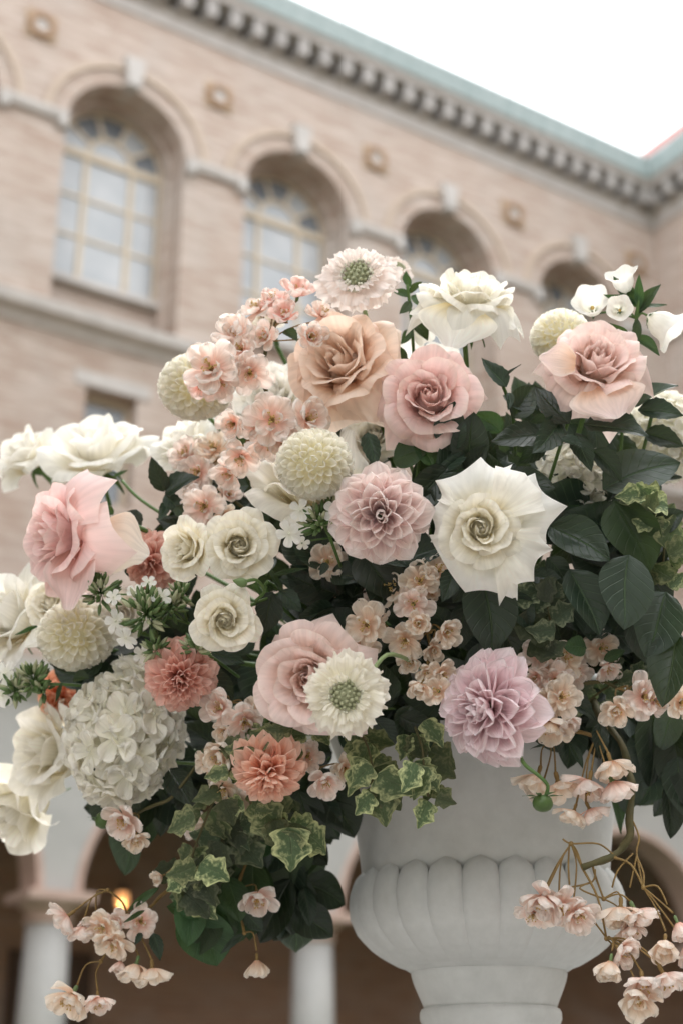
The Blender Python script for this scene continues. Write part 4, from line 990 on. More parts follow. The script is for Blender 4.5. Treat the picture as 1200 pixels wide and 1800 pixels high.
# --- bellflower at upper right and the one beside the top white rose
def bell_mesh():
    nv, nu = 12, 30; P = np.zeros((nv, nu, 3))
    for j in range(nv):
        t = j / (nv - 1); r = .10 + .40 * math.sin(min(1, t / .62) * math.pi / 2) + .26 * max(0, (t - .70) / .30) ** 2
        for i in range(nu):
            a = 2 * math.pi * i / (nu - 1); lob = .5 + .5 * math.cos(5 * a)
            P[j, i] = ((r + .10 * lob * max(0, (t - .8) / .2)) * math.cos(a), (r + .10 * lob * max(0, (t - .8) / .2)) * math.sin(a), t * (1.05 + .14 * lob * t ** 6))
    return grid_mesh('bloom', P, PHLX)
BELL = bell_mesh()
def make_bellflower(label, stem_pts, blooms, leaves):
    p0 = at(*stem_pts[0]); e = bpy.data.objects.new('bellflower', None); COL.objects.link(e); e.location = p0; e.empty_display_size = .02
    inv = Matrix.Translation(-p0); tag(e, label, 'bellflower'); m = MB()
    m.tube([at(*q) - p0 for q in stem_pts], .0019, 6, 4)
    for (x, y, z, d, face) in blooms:
        f = cdir(face); R = d * .8 / FPX * z; o = at(x, y, z) - f * R * .5
        b = ob('bloom', BELL, e, inv @ frame(o, f, x, R))
        for k in range(5):
            p, dr, up = cyc(5, k, 35, .08); ob('sepal', leaf_of('slim', LEAF_M, random.Random(k)), b, frame_yz(p, dr, up, .42))
        s = MB(); s.ball((0, 0, .45), .10, 6, 5); s.build('stamen', STAM, b, True)
        n = min(stem_pts, key=lambda q: (q[0] - x) ** 2 + (q[1] - y) ** 2)
        m.tube([at(*n) - p0, (at(*n) - p0 + o - p0) * .5 + Vector((0, 0, .005)), o - p0], .0013, 5, 3)
    m.build('stem', STEM, e, True)
    for l in leaves: add_leaf(e, inv, *l)
    return e
make_bellflower('white bellflower stem with nodding bells at upper right behind the pink rose', [(1090, 800, 1.60), (1100, 640, 1.57), (1118, 560, 1.55), (1122, 515, 1.55)],
    [(1158, 568, 1.54, 62, (.75, -.55, .3)), (1096, 500, 1.55, 46, (-.35, .85, .4)), (1088, 545, 1.54, 36, (-.2, .1, 1)), (1040, 540, 1.57, 50, (-.3, .45, .85))],
    [(1120, 545, 1.55, 1128, 482, 1.54, .8, 'slim', LEAF_M), (1118, 535, 1.55, 1060, 515, 1.55, .9, 'slim', LEAF_M), (1122, 545, 1.55, 1172, 528, 1.55, .8, 'slim', LEAF_M, (0, .8, .5)),
     (1115, 560, 1.55, 1145, 510, 1.56, .7, 'slim', LEAF_M), (1110, 590, 1.55, 1155, 625, 1.53, 1.2, 'slim', LEAF_M), (1105, 600, 1.56, 1065, 560, 1.55, 1.2, 'slim', LEAF_M), (1118, 540, 1.55, 1085, 480, 1.55, 1.2, 'slim', LEAF_M), (1120, 550, 1.55, 1165, 500, 1.55, 1.0, 'slim', LEAF_M), (1120, 560, 1.54, 1112, 610, 1.53, .9, 'slim', LEAF_M)])
make_bellflower('green bellflower bud stem with small white bells left of the top white rose', [(730, 780, 1.64), (728, 660, 1.63), (722, 560, 1.62), (715, 500, 1.62)],
    [(735, 575, 1.64, 40, (.5, -.4, .6)), (716, 640, 1.66, 60, (-.2, .5, .8)), (770, 650, 1.68, 60, (.2, .5, .8))],
    [(720, 520, 1.62, 690, 505, 1.61, 1.3, 'slim', LEAF_M), (718, 515, 1.62, 742, 498, 1.61, 1.3, 'slim', LEAF_M), (718, 505, 1.62, 716, 475, 1.62, 1.5, 'slim', LEAF_M), (722, 530, 1.61, 700, 548, 1.60, 1.5, 'slim', LEAF_M),
     (722, 520, 1.61, 748, 540, 1.60, 1.6, 'slim', LEAF_M), (722, 560, 1.62, 748, 600, 1.61, 1.5, 'slim', LEAF_M), (724, 580, 1.62, 700, 600, 1.61, 1.5, 'slim', LEAF_M)])

# --- phlox: green bud clusters with a few open white florets
PHP = [round_petal('petal', PHLX, .25, -.10, .46, .05, k, .04) for k in range(3)]
m = MB(); m.ball((0, 0, 0), .12, 6, 4); PHC = m.mesh('floret', PINW, True)
m = MB(); m.lathe([(.05, -.5), (.16, -.3), (.19, 0), (.13, .35), (.03, .6)], 7); PHB = [m.mesh('bud', BUDG, True), m.mesh('bud', BUDD, True), m.mesh('bud', PINC, True)]
def make_phlox(label, seed, stem_pts, budc, florets):
    rng = random.Random(seed); p0 = at(*stem_pts[0]); e = bpy.data.objects.new('phlox', None); COL.objects.link(e); e.location = p0; e.empty_display_size = .02
    inv = Matrix.Translation(-p0); tag(e, label, 'phlox'); m = MB(); m.tube([at(*q) - p0 for q in stem_pts], .0018, 6, 4)
    for (x, y, z, r, n) in budc:
        c = at(x, y, z); R = r / FPX * z
        for i in range(n):
            d = Vector((rng.gauss(0, 1), rng.gauss(0, 1) - .7, rng.gauss(0, 1) + .3)).normalized()
            q = c + d * R * rng.uniform(.65, 1.0)
            ob('bud', rng.choice(PHB), e, inv @ frame(q, (d + Vector((0, 0, .3))).normalized(), 0, rng.uniform(15, 25) / FPX * z))
            if i % 2 == 0: m.tube([c - p0, q - p0], .0006, 4, 1)
        n2 = min(stem_pts, key=lambda q: (q[0] - x) ** 2 + (q[1] - y) ** 2); m.tube([at(*n2) - p0, c - p0], .0013, 5, 1)
    for (x, y, z, d, face) in florets:
        f = cdir(face); R = d / 2 / FPX * z; o = at(x, y, z)
        fl = ob('floret', PHC, e, inv @ frame(o, f, x * .1, R))
        for k in range(5):
            p, dr, up = cyc(5, k, 8, .05, .08, rng); ob('petal', rng.choice(PHP), fl, frame_yz(p, dr, up, 1.0))
        n2 = min(stem_pts, key=lambda q: (q[0] - x) ** 2 + (q[1] - y) ** 2); m.tube([at(*n2) - p0, o - f * R * .5 - p0, o - p0], .0010, 5, 2)
    m.build('stem', STEM, e, True)
    return e
make_phlox('green phlox buds with white florets left of the blush dahlia', 81, [(600, 1000, 1.52), (580, 945, 1.45), (565, 915, 1.43)], [(562, 918, 1.43, 30, 46), (585, 900, 1.44, 22, 20)],
    [(528, 897, 1.42, 40, (-.1, .3, 1)), (508, 938, 1.42, 48, (-.4, -.2, .9)), (590, 900, 1.42, 46, (.0, .4, .9)), (532, 955, 1.43, 26, (.1, -.4, .9))])
make_phlox('green phlox bud clusters with white florets above the left cream pompon', 82, [(420, 1130, 1.60), (330, 1095, 1.55), (260, 1075, 1.52), (200, 1045, 1.52)],
    [(258, 1078, 1.50, 44, 80), (178, 1042, 1.53, 34, 56), (318, 1045, 1.53, 22, 24), (300, 1068, 1.52, 30, 30)],
    [(284, 1050, 1.49, 36, (.2, .2, 1)), (262, 1024, 1.51, 28, (0, .5, .8)), (204, 1092, 1.51, 44, (-.5, .1, .8)), (222, 1122, 1.50, 46, (-.4, -.5, .8)), (200, 1050, 1.50, 30, (-.3, .4, .8)), (238, 1040, 1.51, 30, (0, .6, .7))])
make_phlox('green phlox buds below the left rose, tipped with white at the left edge', 83, [(200, 1210, 1.62), (110, 1203, 1.60), (60, 1205, 1.60), (20, 1215, 1.60)],
    [(60, 1195, 1.60, 30, 40), (28, 1210, 1.60, 26, 30), (78, 1212, 1.60, 22, 20)], [(10, 1185, 1.60, 46, (-.5, .3, .8)), (5, 1222, 1.60, 48, (-.4, -.2, .8))])
make_phlox('small green bud cluster beside the coral dahlia', 84, [(420, 1190, 1.6), (380, 1160, 1.52), (350, 1140, 1.50)], [(345, 1138, 1.49, 26, 34), (275, 1140, 1.50, 22, 22)], [(250, 1150, 1.52, 34, (-.2, .3, .9))])

# --- blossom branches.  (x, y, depth, face, nodding)
F = (0, 0.1, 1)
make_branch('pale pink blossom branch at upper left, its twigs crossing the cream pompon', 91, [(640, 1010, 1.62), (560, 860, 1.58), (490, 760, 1.55), (455, 640, 1.54), (478, 590, 1.55), (500, 545, 1.56)],
    [((470, 600, 1.55), [(502, 556, 1.54, (-.2, .5, .8), False, 72), (545, 592, 1.52, (.3, .1, .9), False, 74), (524, 518, 1.56, (.2, .7, .6), True, 56), (468, 592, 1.54, (-.3, .1, .9), False, 66), (455, 545, 1.57, (-.4, .7, .5), False, 58), (565, 555, 1.56, (.4, .6, .6), False, 50), (482, 528, 1.57, (-.1, .7, .6), False, 52)]),
     ((440, 628, 1.54), [(418, 592, 1.55, (-.4, .5, .7), True, 64), (440, 655, 1.52, (.1, -.3, .9), False, 62), (402, 640, 1.52, (-.3, .0, .9), False, 50), (425, 615, 1.53, (-.3, .3, .9), False, 50)]),
     ((425, 640, 1.53), [(372, 648, 1.49, (-.15, .2, 1), False, 78), (385, 672, 1.50, (.2, -.5, .85), False, 62), (358, 672, 1.51, (-.3, -.4, .85), False, 52)]),
     ((455, 725, 1.53), [(478, 738, 1.49, (.1, .1, 1), False, 84), (448, 745, 1.51, (-.4, -.1, .9), False, 64), (500, 768, 1.50, (.2, -.5, .8), False, 62), (540, 738, 1.50, (.5, .3, .8), True, 60), (412, 745, 1.52, (-.4, -.3, .8), True, 50), (470, 775, 1.51, (0, -.5, .8), False, 58)]),
     ((430, 775, 1.54), [(425, 802, 1.52, (-.1, -.6, .8), False, 58), (405, 830, 1.55, (-.4, -.5, .8), True, 50)])],
    [BLOP, BLOS, BLOS], leaves=[(440, 640, 1.53, 425, 665, 1.52, 1.2, 'ovate', LEAF_M), (500, 580, 1.53, 520, 600, 1.52, 1.2, 'ovate', LEAF_M), (430, 760, 1.52, 415, 785, 1.52, 1.2, 'ovate', LEAF_M)])
make_branch('peach blossom twigs hanging between the left roses and the cream pompon', 92, [(600, 1000, 1.64), (480, 930, 1.62), (410, 880, 1.60), (390, 850, 1.60)],
    [((385, 860, 1.60), [(360, 890, 1.56, (-.2, .1, .9), False, 70), (395, 905, 1.57, (.4, -.2, .9), False, 60), (340, 880, 1.60, (-.6, .4, .6), False, 52), (402, 870, 1.60, (.2, .3, .9), False, 58)]),
     ((400, 800, 1.62), [(350, 830, 1.63, (-.4, .2, .9), False, 66), (378, 790, 1.64, (-.2, .6, .7), False, 60), (330, 800, 1.66, (-.5, .4, .7), False, 56)])], [BLOC, BLOS])
make_branch('peach blossom cluster in the shaded middle, left of the lilac pink dahlia', 93, [(800, 1290, 1.62), (770, 1180, 1.54), (745, 1100, 1.50), (735, 1030, 1.50)],
    [((745, 1060, 1.49), [(738, 1022, 1.46, (.0, .3, .9), False, 58), (768, 1005, 1.47, (.3, .5, .8), False, 54), (726, 1062, 1.45, (-.1, .1, 1), False, 58), (690, 1030, 1.49, (-.4, .1, .9), False, 64), (668, 1048, 1.51, (-.5, .1, .8), False, 50), (755, 1040, 1.48, (.4, 0, .9), False, 46)]),
     ((755, 1110, 1.48), [(735, 1095, 1.44, (-.1, 0, 1), False, 58), (782, 1110, 1.45, (.35, -.1, .9), False, 66), (712, 1125, 1.47, (-.3, -.3, .9), False, 60), (720, 1160, 1.48, (-.1, -.5, .8), False, 60), (760, 1140, 1.47, (.2, -.4, .9), False, 56)]),
     ((690, 1110, 1.50), [(645, 1098, 1.46, (-.4, .1, .9), False, 64), (638, 1135, 1.48, (-.3, -.4, .9), False, 54), (660, 1085, 1.49, (-.2, .4, .9), False, 44)]),
     ((765, 1180, 1.47), [(738, 1205, 1.43, (-.3, -.4, .9), True, 60), (770, 1215, 1.43, (-.3, .2, .9), False, 50), (775, 1185, 1.44, (.2, -.2, .9), False, 46), (752, 1180, 1.45, (-.1, -.2, .9), False, 54)])], [BLOC, BLOC, BLOS])
make_branch('few dim peach blossoms deep under the central cream roses', 94, [(640, 1200, 1.66), (600, 1060, 1.60), (560, 1000, 1.56)],
    [((565, 1000, 1.56), [(575, 988, 1.52, (.1, .1, 1), False, 58), (545, 985, 1.54, (-.3, .2, .9), False, 50), (590, 1040, 1.60, (.0, -.2, .9), False, 60), (520, 1060, 1.62, (.0, 0, 1), False, 64), (545, 1075, 1.62, (.2, 0, 1), False, 56), (615, 1075, 1.62, (.0, 0, 1), False, 56)])], [BLOC])
make_branch('peach blossom cluster at right, below the big dark leaves beside the lilac dahlia', 95, [(860, 1300, 1.64), (960, 1200, 1.56), (1060, 1200, 1.54), (1140, 1240, 1.52), (1200, 1250, 1.52)],
    [((985, 1180, 1.54), [(945, 1150, 1.50, (-.3, .2, .9), False, 56), (990, 1160, 1.52, (.2, .3, .9), False, 62), (975, 1195, 1.50, (-.1, -.1, 1), False, 60), (940, 1190, 1.50, (-.4, -.2, .9), False, 54), (965, 1165, 1.52, (-.2, .1, 1), False, 52), (1010, 1180, 1.54, (.3, .0, .9), False, 46)]),
     ((985, 1215, 1.52), [(958, 1235, 1.48, (-.3, -.3, .9), False, 62), (985, 1225, 1.47, (.2, .2, .9), False, 58), (965, 1270, 1.48, (-.1, -.7, .7), True, 66), (990, 1262, 1.48, (.3, -.6, .7), True, 60), (935, 1225, 1.50, (-.5, 0, .8), False, 50)]),
     ((1100, 1215, 1.52), [(1082, 1245, 1.48, (-.2, -.3, .9), True, 56), (1130, 1225, 1.48, (.2, .2, .9), False, 66), (1150, 1232, 1.48, (.5, -.3, .8), False, 48)]),
     ((1175, 1245, 1.50), [(1195, 1235, 1.47, (.2, .1, .9), False, 50), (1205, 1250, 1.48, (.5, -.2, .8), False, 48)]),
     ((1050, 1150, 1.56), [(1055, 1140, 1.55, (.1, .1, 1), False, 50), (1065, 1172, 1.54, (.2, -.6, .8), True, 42), (1030, 1135, 1.57, (-.2, .2, .9), False, 46)])], [BLOC, BLOS],
    leaves=[(985, 1215, 1.50, 1045, 1270, 1.49, .85, 'ovate', LEAF_D), (1030, 1140, 1.52, 990, 1130, 1.5, 1.1, 'broad', LEAF_M), (1060, 1160, 1.52, 1100, 1145, 1.52, .8, 'broad', LEAF_M)])
make_branch('blossoms nodding on short twigs in front of the urn rim, right of the lilac dahlia', 96, [(950, 1250, 1.55), (990, 1285, 1.52), (1045, 1290, 1.50), (1065, 1280, 1.50)],
    [((965, 1300, 1.52), [(945, 1362, 1.50, (-.3, -.9, .25), True, 66), (980, 1375, 1.49, (.2, -.9, .3), True, 70), (955, 1385, 1.51, (0, -.9, .2), True, 50)]),
     ((1050, 1288, 1.50), [(1072, 1338, 1.46, (.2, -.85, .35), True, 68), (1035, 1372, 1.47, (-.25, -.85, .35), True, 68), (1075, 1374, 1.46, (.35, -.8, .35), True, 68), (1008, 1425, 1.47, (-.35, -.9, .25), True, 54), (1035, 1422, 1.47, (.4, -.85, .3), True, 52)])],
    [BLOS, BLOC], leaves=[(980, 1302, 1.51, 930, 1308, 1.50, .7, 'slim', LEAF_D, (0, .9, .4)), (1000, 1305, 1.50, 1022, 1352, 1.49, .9, 'slim', LEAF_D), (1055, 1270, 1.49, 1050, 1335, 1.48, .9, 'ovate', LEAF_D)], twig=TWIG)
make_branch('dark crooked branch at lower right hanging over the urn with pale blossoms', 97, [(1040, 1230, 1.62), (1090, 1310, 1.54), (1112, 1380, 1.50), (1105, 1470, 1.47), (1075, 1510, 1.45), (1022, 1525, 1.44)],
    [((1003, 1483, 1.44), [(955, 1578, 1.42, (-.35, -.55, .75), True, 72), (985, 1592, 1.42, (.1, -.2, .95), False, 66), (938, 1605, 1.43, (-.4, -.5, .7), False, 54), (1012, 1605, 1.42, (.3, -.3, .9), True, 60)]),
     ((1060, 1580, 1.44), [(1090, 1595, 1.43, (-.1, -.85, .45), True, 70), (1115, 1600, 1.43, (.4, -.8, .4), True, 64), (1105, 1628, 1.43, (.2, -.7, .6), True, 56)]),
     ((1065, 1650, 1.42), [(1072, 1690, 1.39, (-.25, -.75, .6), True, 76), (1090, 1668, 1.40, (.5, -.2, .7), True, 56), (1128, 1722, 1.38, (-.05, -.65, .7), True, 70), (1122, 1752, 1.38, (-.15, -.5, .85), True, 66), (1165, 1712, 1.38, (.35, -.75, .5), True, 68)]),
     ((1130, 1560, 1.42), [(1168, 1655, 1.39, (-.2, -.65, .7), True, 76), (1190, 1622, 1.39, (.3, -.8, .5), True, 70), (1205, 1660, 1.40, (.4, -.6, .6), True, 60)])],
    [BLOS, BLOS, BLOC], tr=.0040, end_r=.0036, d=66)
# the wiry side twigs of that branch
br = [o for o in COL.objects if o.name.startswith('blossom_branch') and o.get('label', '').startswith('dark crooked')][0]
m = MB(); L_ = lambda *q: at(*q) - br.location
for pts in ([(1022, 1525, 1.44), (1003, 1483, 1.44)], [(1085, 1510, 1.45), (1060, 1488, 1.45), (1040, 1482, 1.44), (1003, 1483, 1.44), (988, 1475, 1.44)], [(1045, 1528, 1.44), (1040, 1550, 1.44), (1000, 1560, 1.44)], [(1040, 1550, 1.44), (1018, 1562, 1.43), (1060, 1580, 1.44)],
            [(1025, 1590, 1.42), (1040, 1615, 1.42), (1062, 1645, 1.42), (1065, 1650, 1.42)], [(1105, 1430, 1.48), (1122, 1470, 1.46), (1118, 1500, 1.45), (1130, 1560, 1.42)], [(1112, 1500, 1.45), (1085, 1530, 1.44), (1075, 1560, 1.44)], [(1118, 1505, 1.44), (1106, 1560, 1.43)], [(1118, 1505, 1.44), (1130, 1535, 1.43), (1130, 1560, 1.42)],
            [(1130, 1560, 1.42), (1155, 1558, 1.41), (1172, 1590, 1.40)], [(1065, 1650, 1.42), (1095, 1650, 1.41), (1130, 1668, 1.40), (1150, 1690, 1.39)], [(1070, 1650, 1.42), (1100, 1668, 1.40), (1122, 1700, 1.39)], [(1000, 1480, 1.44), (998, 1520, 1.44), (1000, 1555, 1.43)]):
    m.tube([L_(*q) for q in pts], .0010, 5, 4)
m.build('side_twig', TWIG, br, True)
make_branch('blossom twig trailing at lower left past the lit lantern', 98, [(480, 1430, 1.68), (400, 1470, 1.64), (310, 1560, 1.60), (240, 1610, 1.58), (225, 1625, 1.58)],
    [((190, 1565, 1.58), [(120, 1610, 1.56, (-.7, -.5, .4), True, 58), (148, 1628, 1.56, (.0, -.9, .4), True, 50), (165, 1618, 1.57, (-.2, -.6, .6), True, 44)]),
     ((225, 1622, 1.58), [(182, 1628, 1.55, (-.3, -.2, .9), False, 54), (200, 1655, 1.55, (-.1, -.5, .8), False, 58), (212, 1690, 1.55, (-.1, -.8, .5), True, 54), (240, 1695, 1.55, (-.2, -.8, .5), True, 56), (268, 1702, 1.55, (.1, -.9, .4), True, 62), (248, 1620, 1.57, (.2, .2, .9), False, 50), (205, 1625, 1.57, (0, .4, .9), False, 46)]),
     ((178, 1690, 1.57), [(128, 1748, 1.55, (-.3, -.6, .7), True, 68), (172, 1755, 1.55, (.1, -.75, .6), True, 52)])],
    [BLOS, BLOC], leaves=[(270, 1640, 1.56, 280, 1690, 1.55, .9, 'ovate', LEAF_D), (250, 1640, 1.56, 235, 1660, 1.55, .9, 'ovate', LEAF_D), (255, 1600, 1.56, 215, 1620, 1.55, .6, 'slim', LEAF_M)], twig=TWIG)
make_branch('single peach blossoms dangling under the trailing leaves at lower left', 99, [(480, 1400, 1.66), (440, 1480, 1.62), (420, 1560, 1.60), (430, 1640, 1.58)],
    [((425, 1560, 1.60), [(452, 1575, 1.57, (.1, -.5, .8), True, 58)]), ((430, 1640, 1.58), [(452, 1688, 1.56, (.05, -.9, .4), True, 68)]),
     ((400, 1470, 1.62), [(372, 1462, 1.58, (-.3, .2, .9), False, 52), (285, 1540, 1.58, (-.6, -.2, .7), True, 46), (345, 1448, 1.60, (-.3, .2, .9), False, 44)])], [BLOS, BLOC], twig=TWIG)
make_branch('peach blossoms between the coral dahlia and the peach dahlia at lower left', 100, [(560, 1330, 1.60), (470, 1300, 1.56), (400, 1280, 1.54), (300, 1400, 1.56), (230, 1440, 1.58)],
    [((405, 1235, 1.54), [(388, 1245, 1.51, (-.3, .2, .9), True, 54), (430, 1268, 1.50, (.1, -.2, 1), False, 68), (395, 1285, 1.51, (-.3, -.3, .9), False, 50), (455, 1250, 1.51, (.4, .3, .8), False, 50)]),
     ((400, 1310, 1.53), [(388, 1328, 1.50, (-.4, -.1, .9), True, 56), (395, 1385, 1.50, (-.3, -.4, .8), False, 48), (370, 1340, 1.53, (-.4, 0, .9), False, 44)]),
     ((560, 1350, 1.50), [(570, 1372, 1.47, (.2, -.4, .9), True, 54), (540, 1330, 1.49, (.1, .2, .9), False, 46), (605, 1350, 1.50, (.3, -.2, .9), True, 44)]),
     ((230, 1430, 1.58), [(222, 1440, 1.55, (-.3, -.3, .9), True, 60), (240, 1472, 1.55, (.1, -.6, .8), True, 40)])], [BLOC, BLOS])

# --- dahlia bud on its curved stalk
db = bpy.data.objects.new('dahlia_bud', None); COL.objects.link(db); p0 = at(953, 1412, 1.37); db.location = p0; db.empty_display_size = .02
tag(db, 'round green dahlia bud on a curved stalk hanging in front of the urn', 'bud')
m = MB(); m.tube([at(905, 1310, 1.42) - p0, at(920, 1342, 1.38) - p0, at(948, 1365, 1.37) - p0, at(962, 1382, 1.37) - p0, at(957, 1402, 1.37) - p0], [.0022, .0020, .0018, .0018, .0020], 7, 6); m.build('stalk', STEM, db, True)
m = MB(); m.lathe([(.002, .0075), (.006, .0070), (.0088, .0045), (.0100, .0005), (.0095, -.003), (.0072, -.0062), (.004, -.0078), (.001, -.0082)], 16); m.build('bud', BUDD, db, True)
for k in range(6):
    p, dr, up = cyc(6, k, 8, .004); ob('sepal', leaf_of('slim', LEAF_M, random.Random(k)), db, frame_yz(p + Vector((0, 0, .006)), dr, Vector((0, 0, 1)), .016))
db2 = bpy.data.objects.new('dahlia_bud', None); COL.objects.link(db2); p0 = at(182, 1442, 1.58); db2.location = p0; db2.empty_display_size = .02
tag(db2, 'small dark green bud below the white hydrangea at lower left', 'bud')
m = MB(); m.lathe([(.003, .010), (.008, .006), (.0095, .0), (.008, -.006), (.003, -.009)], 12); m.build('bud', BUDD, db2, True)
m = MB(); m.tube([(0, 0, .008), (.02, .02, .03), (.07, .06, .06)], .0018, 6, 4); m.build('stalk', STEM, db2, True)
for k in range(5):
    p, dr, up = cyc(5, k, 10, .004); ob('sepal', leaf_of('slim', LEAF_M, random.Random(k)), db2, frame_yz(p, dr, up, .016))

# ------------------------------------------------------------------ foliage
D, Mg, G, V_, VD = LEAF_D, LEAF_M, LEAF_G, LEAF_V, LEAF_VD
make_foliage('dark glossy rose leaves below the upper right pink rose', 'leafy_stem', [(960, 860, 1.56), (985, 780, 1.53), (1005, 720, 1.51)],
    [(960, 765, 1.49, 860, 768, 1.48, 1.0, 'ovate', D, (0, .6, .8)), (985, 740, 1.49, 930, 790, 1.46, 1.0, 'ovate', D, (.2, .1, 1)), (1000, 745, 1.48, 940, 670, 1.49, .9, 'ovate', D, (-.2, .3, .9)), (985, 770, 1.47, 1025, 790, 1.46, .9, 'ovate', D, (0, .4, .9)),
     (1025, 745, 1.48, 1140, 768, 1.46, 1.05, 'ovate', D, (0, .55, .85)), (1010, 760, 1.48, 1035, 830, 1.47, 1.0, 'ovate', D, (.1, .2, 1)), (1000, 730, 1.50, 960, 690, 1.5, .9, 'ovate', G, (0, .7, .6)), (965, 770, 1.49, 905, 810, 1.5, 1.0, 'ovate', D, (0, .3, .9)), (1040, 790, 1.49, 1090, 850, 1.49, 1.0, 'ovate', D)])
make_foliage('dark leaf cluster beside the stem of the top white rose', 'leafy_stem', [(905, 800, 1.60), (900, 730, 1.56), (880, 670, 1.54)],
    [(890, 680, 1.53, 850, 625, 1.53, .95, 'ovate', D, (0, .4, .9)), (885, 665, 1.53, 915, 640, 1.53, .5, 'slim', D, (0, .9, .3)), (895, 690, 1.53, 890, 720, 1.52, .8, 'ovate', D), (930, 720, 1.56, 885, 690, 1.56, 1.2, 'broad', G, (0, .5, .8)), (900, 735, 1.55, 945, 680, 1.56, 1.1, 'broad', G, (0, .2, 1)), (880, 760, 1.56, 835, 720, 1.57, 1.1, 'broad', Mg), (850, 800, 1.56, 800, 760, 1.58, 1.1, 'broad', Mg), (890, 800, 1.54, 830, 830, 1.53, 1.0, 'broad', D)])
make_foliage('grey green leaves at the right edge beside the white hydrangea', 'leafy_stem', [(1120, 830, 1.60), (1140, 750, 1.57), (1150, 700, 1.56)],
    [(1115, 715, 1.55, 1192, 675, 1.54, .9, 'broad', G, (-.2, .7, .6)), (1120, 720, 1.54, 1200, 735, 1.53, 1.0, 'ovate', D, (.0, .5, .8)), (1130, 760, 1.55, 1200, 790, 1.54, 1.0, 'ovate', D)])
make_foliage('big broad dark leaves on the right, right of the large open white rose', 'leafy_stem', [(1050, 1150, 1.62), (1080, 1000, 1.56), (1100, 860, 1.53), (1130, 800, 1.53)],
    [(1058, 860, 1.51, 1200, 800, 1.51, 1.05, 'broad', G, (-.2, .6, .8)), (1065, 880, 1.52, 1200, 838, 1.53, .8, 'broad', D, (0, .9, .4)), (965, 925, 1.47, 1068, 990, 1.44, 1.0, 'broad', D, (.0, .3, 1)), (1080, 880, 1.50, 1130, 1010, 1.48, 1.1, 'broad', Mg, (-.3, .1, .9)),
     (1000, 1000, 1.46, 1048, 1120, 1.45, 1.05, 'broad', D, (0, .45, .9)), (1105, 975, 1.45, 1085, 1105, 1.44, 1.25, 'broad', G, (.0, .45, .9)), (960, 980, 1.47, 1000, 1030, 1.47, 1.1, 'broad', D), (1170, 1040, 1.49, 1120, 1150, 1.47, 1.3, 'broad', G, (-.5, .1, .8)), (1110, 1080, 1.52, 1150, 1180, 1.52, 1.0, 'broad', D),
     (1190, 1110, 1.47, 1150, 1240, 1.46, 1.0, 'broad', G, (-.4, .4, .8)), (1150, 930, 1.49, 1205, 905, 1.48, 1.2, 'broad', D, (0, .3, .9)), (1155, 945, 1.49, 1205, 965, 1.48, 1.1, 'broad', D), (1040, 900, 1.54, 1060, 980, 1.52, .8, 'broad', Mg), (1130, 1000, 1.53, 1180, 1080, 1.53, 1.0, 'broad', D)])
make_foliage('long dark leaves hanging at the right edge above the pink arch', 'leafy_stem', [(1120, 1180, 1.64), (1170, 1260, 1.60), (1190, 1340, 1.58)],
    [(1180, 1290, 1.57, 1195, 1420, 1.55, 1.1, 'broad', D, (-.3, .1, .9)), (1170, 1380, 1.58, 1175, 1475, 1.57, .9, 'broad', D, (.3, .1, .9)), (1190, 1330, 1.56, 1200, 1440, 1.55, 1.1, 'broad', D), (1100, 1330, 1.62, 1090, 1430, 1.62, 1.0, 'broad', G), (1130, 1310, 1.62, 1140, 1400, 1.62, .9, 'broad', G), (1080, 1300, 1.63, 1085, 1470, 1.64, .6, 'slim', Mg), (1150, 1280, 1.60, 1120, 1350, 1.6, 1.0, 'broad', G), (1185, 1240, 1.56, 1150, 1320, 1.56, 1.0, 'broad', G)])
make_foliage('dark leaves right under the large open white rose', 'leafy_stem', [(860, 1200, 1.60), (850, 1080, 1.50), (840, 1010, 1.46)],
    [(845, 1010, 1.44, 855, 1150, 1.43, 1.15, 'broad', D, (0, .3, .95)), (800, 1000, 1.45, 770, 1055, 1.44, 1.1, 'ovate', D), (830, 1000, 1.46, 790, 1060, 1.46, 1.0, 'broad', D), (890, 1040, 1.47, 930, 1110, 1.47, 1.0, 'broad', D), (930, 1010, 1.47, 985, 1020, 1.46, 1.0, 'broad', D), (820, 1060, 1.49, 800, 1140, 1.49, 1.0, 'broad', D), (870, 1080, 1.49, 900, 1160, 1.49, 1.1, 'broad', D)])
make_foliage('green leaves between the mauve rose and the blush dahlia', 'leafy_stem', [(720, 960, 1.58), (730, 860, 1.54), (740, 780, 1.52)],
    [(690, 810, 1.50, 752, 795, 1.49, 1.5, 'broad', Mg, (0, .5, .9)), (645, 760, 1.50, 655, 825, 1.49, .9, 'ovate', D), (770, 830, 1.48, 830, 775, 1.50, .9, 'broad', D), (760, 820, 1.49, 730, 760, 1.5, .9, 'ovate', Mg), (780, 790, 1.50, 850, 760, 1.51, .7, 'slim', D, (0, .9, .3)), (770, 870, 1.50, 790, 800, 1.5, 1.0, 'broad', D), (670, 610, 1.56, 695, 665, 1.55, 1.5, 'broad', Mg, (.2, .2, .9)), (700, 700, 1.56, 690, 600, 1.57, 1.4, 'broad', Mg),
     (660, 980, 1.45, 715, 998, 1.44, .9, 'ovate', D, (0, .6, .7)), (575, 990, 1.46, 560, 1010, 1.45, 1.0, 'ovate', D), (640, 700, 1.52, 655, 720, 1.52, .6, 'slim', D), (760, 860, 1.47, 735, 905, 1.48, .9, 'broad', D), (800, 830, 1.47, 770, 880, 1.47, 1.0, 'broad', D)])
